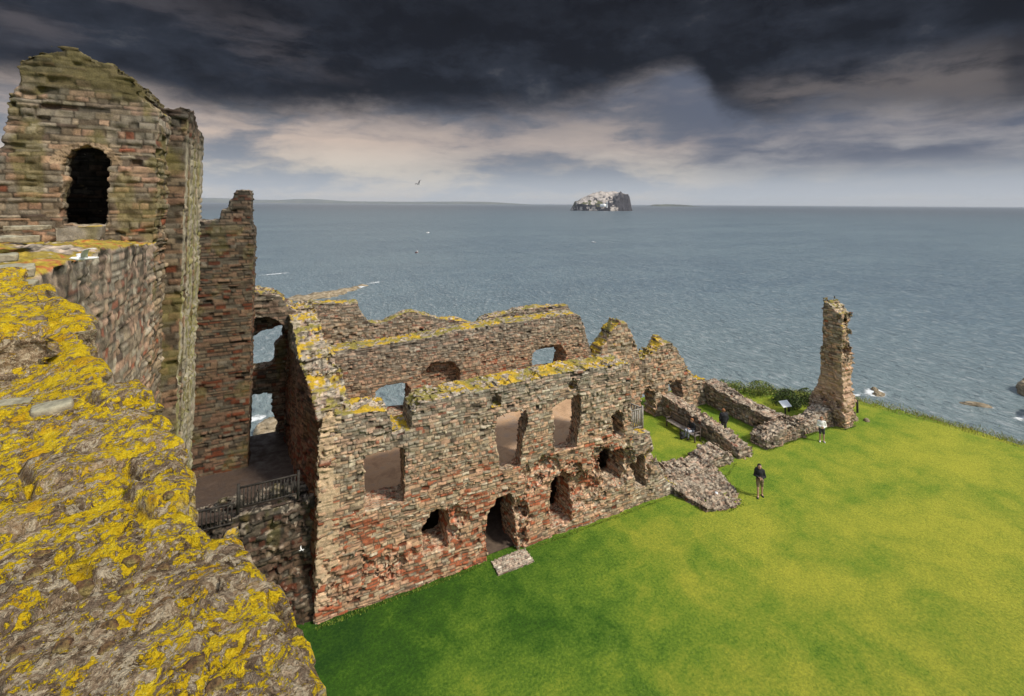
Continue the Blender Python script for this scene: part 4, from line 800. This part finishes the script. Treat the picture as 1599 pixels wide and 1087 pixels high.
    for q in'LR':
        f=(J['to'+q]-J['an'+q]); f[2]=0; f=f/np.linalg.norm(f); a=J['an'+q]
        caps_mesh('shoe',[(a+V3(0,0,-.01),a+V3(0,0,-.04),.052,.05),(a-f*.05+V3(0,0,-.05),J['to'+q]+f*.03+V3(0,0,-.0),.045,.042,.02)],shoe,t,.012,.02)
    Hc=[(at_(0,-.03,.05),at_(0,.0,.065),.103,.095,.02),(at_(-.05,-.03,.02),at_(.05,-.03,.02),.07,.07,.02)]
    if longhair: Hc+=[(at_(0,-.06,.02),at_(0,-.09,-.12),.085,.05,.04),(at_(-.08,-.02,.02),at_(-.08,-.02,-.10),.035,.025,.02),(at_(.08,-.02,.02),at_(.08,-.02,-.10),.035,.025,.02)]
    hp=caps_mesh('hair',Hc,hair,t,.012,.02)
    return t,J,at_
def stand(arms='down',face=(0,1,0),stride=.0):
    J=dict(pelvis=V3(0,0,.96),belly=V3(0,.005,1.10),chest=V3(0,-.005,1.33),neck0=V3(0,-.01,1.46),head0=V3(0,.01,1.56),head=V3(0,.02,1.63),face=V3(*face))
    for s,q in((-1,'L'),(1,'R')):
        J['sh'+q]=V3(s*.185,-.01,1.42); J['hip'+q]=V3(s*.09,0,.92); J['kn'+q]=V3(s*.11,.02+s*stride*.5,.50); J['an'+q]=V3(s*.12,-.02+s*stride,.085); J['to'+q]=V3(s*.15,.11+s*stride,.04)
        if arms=='front':
            J['el'+q]=V3(s*.26,-.0,1.14); J['wr'+q]=V3(s*.07,.21,1.10+.03*s); J['hd'+q]=V3(-s*.8,.55,.05); J['hs'+q]=V3(0,.1,-1)*1.
        else:
            J['el'+q]=V3(s*.26,-.03,1.14); J['wr'+q]=V3(s*.25,.05,.90); J['hd'+q]=V3(0,.12,-1); J['hs'+q]=V3(0,-1,-.1)
    return J
def face_rz(x,y,tx,ty):                     # rotation that turns local +y towards (tx,ty)
    return math.atan2(-(tx-x),(ty-y))
t,J,at_=person((24.55,17.8,0),face_rz(24.55,17.8,17,10)-.0,'man in black jumper and brown shorts standing on the lawn, hands together',stand('front',(-.15,1,.28),.12),1.03)
def backpack(parent,loc,rz=0,top=False):
    c=[(V3(-.09,0,0),V3(.09,0,0),.11,.11,.05),(V3(-.09,-.01,.26),V3(.09,-.01,.26),.10,.10,.05),(V3(0,-.07,.05),V3(0,-.07,.12),.09,.08,.03),(V3(0,0,.05),V3(0,0,.24),.14,.13,.05)]
    o=caps_mesh('backpack',c,PACK,parent,.014,.03); o.location=loc; o.rotation_euler[2]=rz
    for s in(-1,1):
        q=caps_mesh('strap',[(V3(s*.09,.08,.02),V3(s*.12,.13,.16),.016,.016),(V3(s*.12,.13,.16),V3(s*.10,.06,.33),.016,.016)],PACK,o,.012,.01)
    return o
bp=backpack(None,(0,0,0)); 
def on_back(o,t,dz=1.12):
    m=Matrix.LocRotScale(t.location,t.rotation_euler,t.scale); o.location=m@Vector((0,-.24,dz)); o.rotation_euler=t.rotation_euler
on_back(bp,t); tag(bp,'black backpack on the back of the man standing on the lawn','backpack')
gl=caps_mesh('sunglasses',[(at_(-.075,.03,.105),at_(-.02,.085,.095),.016,.02),(at_(.075,.03,.105),at_(.02,.085,.095),.016,.02),(at_(-.02,.088,.095),at_(.02,.088,.095),.012,.012)],BLACK,None,.01,.01)
gl.location=t.location; gl.rotation_euler=t.rotation_euler; gl.scale=t.scale; tag(gl,'dark sunglasses pushed up on the head of the man on the lawn','sunglasses')
t,J,at_=person((34.1,19.92,0),face_rz(34.1,19.9,10,0),'woman in a white top and dark shorts standing in front of the tall pillar',stand('front',(0,1,.0),.02),.97,hair=HAIRB,top=WHITE,bottom=DKB,shoe=SHOEW,longhair=True)
bp=backpack(None,(0,0,0)); on_back(bp,t,1.08); tag(bp,'dark backpack worn by the woman in the white top','backpack')
t,J,at_=person((28.75,23.6,0),face_rz(28.75,23.6,33,31),'person seen from behind in a black jacket, standing between the two low court walls',stand('down',(0,1,-.1),.0),1.03,hair=HAIRB,top=BLACK,bottom=DKB,short=False,jacket=.05)
# seated figure
J=stand('front',(0.1,1,-.15)); dz=V3(0,0,-.47)
for k_ in('pelvis','belly','chest','neck0','head0','head','shL','shR','elL','elR'): J[k_]=J[k_]+dz
for s,q in((-1,'L'),(1,'R')):
    J['hip'+q]=V3(s*.09,.02,.50); J['kn'+q]=V3(s*.13,.46,.52); J['an'+q]=V3(s*.13,.50,.085); J['to'+q]=V3(s*.15,.63,.04)
    J['wr'+q]=V3(s*.10,.30,.64); J['el'+q]=V3(s*.27,.05,.70)
BX,BY,BR=26.32,24.75,R(90)
t,J,at_=person((26.42,24.35,0),BR,'person in a black top and pale printed trousers sitting on the bench',J,1.0,hair=HAIRB,top=BLACK,bottom=PRINT,short=False)
bp=backpack(None,(25.55,24.45,.11),.3); tag(bp,'black rucksack standing on the grass at the feet of the person on the bench','backpack')
# ================================================================== bench
mwood,g,b=mat('weathered_wood'); ob=g.node('ShaderNodeTexCoord').outputs['Object']; n=g.noise(g.map(ob,(14,2,14)),3,5,.6)
g.put(b.inputs['Base Color'],g.ramp(n,[(.35,(.05,.035,.028)),(.65,(.13,.10,.08))])); b.inputs['Roughness'].default_value=.75; g.put(b.inputs['Normal'],g.bump(n,.4,.01))
mseat,g,b=mat('seat_wood'); g.put(b.inputs['Base Color'],g.ramp(g.noise(g.node('ShaderNodeTexCoord').outputs['Object'],9,4,.6),[(.35,(.16,.13,.11)),(.65,(.30,.26,.22))])); b.inputs['Roughness'].default_value=.7
be_=tag(empty('park_bench',(26.35,25.0,0),R(90)),'dark wooden bench with a slatted back standing on grass against a low rubble wall','bench')
L=1.35
boxes('seat',[(-L,L,y0,y0+.085,.43,.46) for y0 in(-.02,.08,.18,.28,.38)],mseat,be_,bev=.006)
boxes('backrest',[(-L,L,-.12,-.085,.86,.96),(-L,L,-.10,-.07,.50,.56)]+[(-L+.08+i*.13,-L+.15+i*.13,-.11,-.08,.55,.87) for i in range(20)],mwood,be_,bev=.005)
for s in(-L,0-.04,L-.08):
    boxes('leg',[(s,s+.08,.36,.44,0,.43)],mwood,be_,bev=.006); boxes('leg',[(s,s+.08,-.14,-.07,0,.90)],mwood,be_,bev=.006)
for s in(-L,L-.08): boxes('armrest',[(s-.01,s+.09,-.08,.46,.64,.68),(s+.01,s+.07,.38,.44,.43,.64)],mwood,be_,bev=.006)
# ================================================================== railings
def railing(name,label,cat,a,bq,z,hgt,mt,n,w=.022,posts=(0,1),rail=.05,post=.1,z2=None,group=None):
    a=V3(a[0],a[1],z);b_=V3(bq[0],bq[1],z if z2 is None else z2); L=np.linalg.norm((b_-a)[:2]); rz=math.atan2(b_[1]-a[1],b_[0]-a[0])
    t=tag(empty(name,tuple(a),rz),label,cat,group); s=(b_[2]-a[2])/L
    def bar(nm,x0,x1,z0,z1,y=.03):
        V=[(x,yy,zz+s*x) for zz in(z0,z1) for (x,yy) in((x0,-y),(x1,-y),(x1,y),(x0,y))]
        Q=[(0,3,2,1),(4,5,6,7),(0,1,5,4),(1,2,6,5),(2,3,7,6),(3,0,4,7)]; return mesh_np(nm,V,Q,mt,t)
    bar('top_rail',0,L,hgt-rail,hgt); bar('bottom_rail',0,L,.10,.10+rail)
    for i in range(n): x=L*(i+.5)/n; bar('baluster',x-w,x+w,.10+rail,hgt-rail,.016)
    for p in posts: bar('post',p*L-post/2,p*L+post/2,-.12,hgt+.12,post/2)
    return t
mdw=cloth('dark_railing',(.018,.014,.011),(.04,.033,.026),6); mgw=cloth('grey_timber',(.20,.18,.15),(.32,.29,.25),8)
railing('railing','dark railing along the open edge of the damp landing, higher of the two','railing',(-1.30,20.85),(.85,20.85),4.72,.88,mdw,17,posts=(0,.97),group=None)
railing('railing','dark railing dropping away to the left of the post, lower of the two','railing',(-2.9,20.75),(-1.42,20.75),4.28,.85,mdw,11,posts=(0,))
railing('railing','grey timber barrier on the broken east end of the range, facing the lawn','railing',(17.75,20.75),(18.6,20.75),3.75,1.15,mgw,6,w=.045,posts=(0,1),rail=.07)
railing('railing','grey timber barrier on the broken east end of the range, running back from the lawn','railing',(18.6,20.85),(18.3,22.3),3.75,1.15,mgw,8,w=.04,posts=(1,),rail=.07)
wr=tag(caps_mesh('safety_wire',[(V3(-1.9,27.75,4.12),V3(.2,27.75,4.32),.014,.014)],mdw,None,.012,.01),'thin dark safety wire across the lower sea-facing window of the tower','wire')
# ================================================================== signs and posts
mpan,g,b=mat('sign_panel'); b.inputs['Base Color'].default_value=(.78,.80,.82,1); b.inputs['Roughness'].default_value=.3
t=tag(empty('info_board',(35.4,23.4,0),R(-10)),'tilted white information panel on a dark post beside the shrubs','sign')
pn=boxes('panel',[(-.42,.42,-.28,.28,0,.03)],mpan,t,(0,0,1.02),bev=.006); pn.rotation_euler=(R(35),0,0)
boxes('post',[(-.05,.05,-.04,.04,0,1.0)],mdw,t,bev=.005); boxes('bracket',[(-.3,.3,-.03,.03,.93,1.0)],mdw,t)
def bollard(loc,hh,label):
    t=tag(empty('marker_post',loc),label,'post','short dark posts by the cliff edge'); boxes('shaft',[(-.06,.06,-.06,.06,0,hh)],mdw,t,bev=.012); boxes('cap',[(-.07,.07,-.07,.07,hh,hh+.04)],mdw,t,bev=.01)
bollard((41.4,21.4,0),.95,'short dark post standing right of the tall pillar'); bollard((36.6,23.9,0),.9,'short dark post in front of the shrubs left of the tall pillar')
boxes('marker_plate',[(-.12,.12,-.07,.07,0,.02)],mpan,None,(22.05,18.65,.42)).rotation_euler=(.15,.1,.7)
tag(bpy.data.objects['marker_plate'],'small white marker plate lying on the rubble footing','marker')
# loose boulders at the pillar foot
for (x,y,s,lab,sd_) in((39.9,20.9,.42,'grey boulder at the right foot of the tall pillar',701),(40.5,20.3,.30,'small pale boulder farther right from the tall pillar',702)):
    o=blob('boulder',x,y,-.05,s,s*.7,s*.8,sd_,mr,.4,h=.035); tag(o,lab,'rock','boulders by the tall pillar')
# ================================================================== shrubs and cliff-edge grass
mleaf,g,b=mat('leaf'); at=g.node('ShaderNodeAttribute',attribute_name='Col'); g.put(b.inputs['Base Color'],at.outputs['Color']); b.inputs['Roughness'].default_value=.7
mstem=cloth('stem',(.08,.06,.03),(.12,.09,.05))
def leaves(rs,n,fpos,size,cols,upb=.3):
    P=fpos(rs,n); d=rs.normal(size=(n,3)); d[:,2]=np.abs(d[:,2])+upb; d/=np.linalg.norm(d,axis=1,keepdims=True); e=np.cross(d,rs.normal(size=(n,3))); e/=np.linalg.norm(e,axis=1,keepdims=True)+1e-9
    s=size*rs.uniform(.6,1.4,(n,1)); V=np.stack([P-e*s*.5,P+d*s*.5,P+e*s*.5,P+d*s*1.2*.0-d*s*.7],1).reshape(-1,3); Q=np.arange(n*4).reshape(n,4)
    c=np.array(cols)[rs.randint(0,len(cols),n)]*rs.uniform(.6,1.3,(n,1)); return V,Q,np.repeat(c,4,0).astype(np.float32)
def shrub(loc,rx,ry,rz,seed,label,cols,n=2600,size=.07,grp='shrubs by the cliff edge'):
    rs=np.random.RandomState(seed); t=tag(empty('shrub',loc),label,'shrub',grp)
    cl=rs.normal(size=(26,3))*.45
    def fp(rs,n):
        c=cl[rs.randint(0,26,n)]; p=c+rs.normal(size=(n,3))*.20; p[:,2]=np.abs(p[:,2]); q=p/np.maximum(1,np.linalg.norm(p,axis=1,keepdims=True)); return q*np.array((rx,ry,rz))
    V,Q,c=leaves(rs,n,fp,size,cols); mesh_np('foliage',V,Q,mleaf,t,c)
    cp=[(V3(0,0,-.1),V3(math.cos(a)*rx*.5,math.sin(a)*ry*.5,rz*.7),.03,.012) for a in(0,1.3,2.6,3.9,5.1)]; caps_mesh('stem',cp,mstem,t,.03,.02)
GR=[(.07,.13,.014),(.08,.13,.02),(.03,.05,.01),(.12,.15,.03)]; DG=[(.025,.05,.012),(.04,.07,.015),(.02,.03,.01)]; YG=[(.30,.34,.04),(.20,.27,.03),(.38,.34,.09)]
shrub((37.6,24.8,0),1.3,1.0,1.25,801,'dark green rounded shrub just left of the tall pillar',DG+GR,4200); shrub((37.6,27.1,-.1),1.8,1.2,1.25,802,'brighter yellow-green shrub behind the information panel',GR+YG,3600)
shrub((36.0,29.0,-.1),1.9,1.1,1.0,803,'low yellow-green shrub farthest left along the cliff edge',YG+GR,3000); shrub((40.9,22.6,-.1),1.0,.9,1.0,804,'small brownish-green shrub just right of the tall pillar',GR+[(.16,.08,.03)],2200); shrub((39.6,24.2,-.1),1.2,1.,1.3,805,'dark shrub half hidden behind the tall pillar',DG+GR,2600)
rs=np.random.RandomState(9)
def blades(name,pts,hgt,cols,seed):
    rs=np.random.RandomState(seed); n=len(pts); a=rs.uniform(0,6.28,n); w=.010+.012*rs.rand(n); hh=hgt*rs.uniform(.5,1.3,n); lean=rs.normal(size=(n,2))*.3*hh[:,None]
    sx=np.cos(a)*w;sy=np.sin(a)*w; B0=np.array(pts); V=np.empty((n,4,3)); V[:,0]=B0+np.stack([-sx,-sy,0*sx],1); V[:,1]=B0+np.stack([sx,sy,0*sx],1)
    tip=B0+np.stack([lean[:,0],lean[:,1],hh],1); V[:,2]=tip+np.stack([sx,sy,0*sx],1)*.2; V[:,3]=tip-np.stack([sx,sy,0*sx],1)*.2
    c=np.array(cols)[rs.randint(0,len(cols),n)]*rs.uniform(.7,1.3,(n,1)); return tag(mesh_np(name,V.reshape(-1,3),np.arange(n*4).reshape(n,4),mleaf,None,np.repeat(c,4,0).astype(np.float32)),kind='stuff')
def along(poly,n,spread,seed,z=0):
    rs=np.random.RandomState(seed); P=np.array(poly,float); L=np.hypot(*np.diff(P,axis=0).T); cs=np.concatenate([[0],np.cumsum(L)]); t=rs.uniform(0,cs[-1],n)
    x=np.interp(t,cs,P[:,0]);y=np.interp(t,cs,P[:,1]); c=fbm(x,y,0*x,.9,2,seed); o=rs.normal(size=(n,2))*spread*(.4+1.2*c[:,None]); return np.stack([x+o[:,0],y+o[:,1],np.full(n,z)],1)
blades('cliff_grass',along([(31,30.9),(35,30.3),(37.6,28.5),(41.2,25.9),(43.2,24.4),(44.4,22.8),(45.6,18.6),(46.6,13.6),(47.1,6)],12000,.5,11,-.08),.13,YG+YG+[(.28,.24,.12),(.30,.20,.10)],12)
blades('wall_foot_grass',np.concatenate([along([(1.5,20.0),(8.6,20.05),],900,.05,13),along([(10.9,20.0),(20.2,20.0)],900,.05,14),along([(29.5,20.85),(33.6,20.85),(36.8,20.9),(37.3,20.2),(38.6,20.2)],2400,.05,15),along([(26.8,27.5),(26.85,21.2)],1500,.06,16),along([(28.2,27),(28.2,21.5)],1500,.06,17),along([(31.6,27.8),(31.6,22.2),(29.5,22.2)],1800,.06,18),along([(20.4,19.6),(20.8,18.2),(21.9,17.7),(23.1,17.75),(24.3,19.9),(26.3,20.7)],600,.05,19)]),.06,[(.10,.17,.012),(.16,.24,.018),(.24,.28,.04)],20)
# ================================================================== birds
mbw,g,b=mat('white_feathers'); b.inputs['Base Color'].default_value=(.75,.75,.73,1); mbd,g,b=mat('dark_feathers'); b.inputs['Base Color'].default_value=(.05,.05,.055,1)
def bird(loc,rz,span,label,body,wing,up_=.35,bank=0,pitch=0):
    t=tag(empty('bird',loc,rz),label,'bird'); t.rotation_euler=(pitch,bank,rz); s=span
    caps_mesh('body',[(V3(0,-.16,0)*s,V3(0,.14,.01)*s,.03*s,.055*s),(V3(0,.14,.01)*s,V3(0,.24,.03)*s,.04*s,.032*s),(V3(0,.25,.03)*s,V3(0,.31,.02)*s,.014*s,.006*s),(V3(-.03,-.24,0)*s,V3(.03,-.24,0)*s,.012*s,.012*s),(V3(0,-.14,0)*s,V3(0,-.24,0)*s,.03*s,.02*s)],body,t,.012*s,.02*s)
    for d_ in(-1,1):
        n=10;V=[];
        for i in range(n):
            q=i/(n-1); x=d_*s*(.03+.5*q); z=s*up_*(math.sin(q*2.2)*.35); yl=s*(.09+.05*math.sin(q*3.1)-.16*q*q); ch=s*.13*(1-q**2.2)+.004
            V+=[(x,yl,z),(x,yl-ch*.5,z+.008*s),(x,yl-ch,z)]
        Q=[(i*3+j,i*3+j+1,i*3+j+4,i*3+j+3) for i in range(n-1) for j in(0,1)]
        o=mesh_np('wing',V,Q,wing,t,None,True); sm=o.modifiers.new('s','SOLIDIFY'); sm.thickness=.012*s
    return t
bird((-2.72,9.3,15.62),R(120),.62,'white gull gliding past the mossy head of the curtain wall',mbw,mbw,.5,.2)
dB=fw+(654-800)/720*rt2-(288-(318-720*math.tan(p_)))/720*up2; dB=dB/np.linalg.norm(dB)*58
bird((dB[0],dB[1],H+dB[2]),R(35),1.25,'lone dark seabird flying above the horizon',mbw,mbd,.8,-.5,.1)
bird((.95,20.35,2.9),R(100),.36,'small white pigeon flying in front of the shaded undercroft wall',mbw,mbw,.6)

# ================================================================== haze over the firth
mh=bpy.data.materials.new('haze'); mh.use_nodes=True; nt=mh.node_tree; nt.nodes.remove(nt.nodes['Principled BSDF'])
pv=nt.nodes.new('ShaderNodeVolumePrincipled'); pv.inputs['Color'].default_value=(.80,.86,.95,1); pv.inputs['Density'].default_value=2.6e-5; pv.inputs['Anisotropy'].default_value=.0
nt.links.new(pv.outputs[0],nt.nodes['Material Output'].inputs['Volume'])
hz=boxes('haze',[(-36000,36000,-2000,36000,-66,330)],mh); tag(hz,kind='stuff')
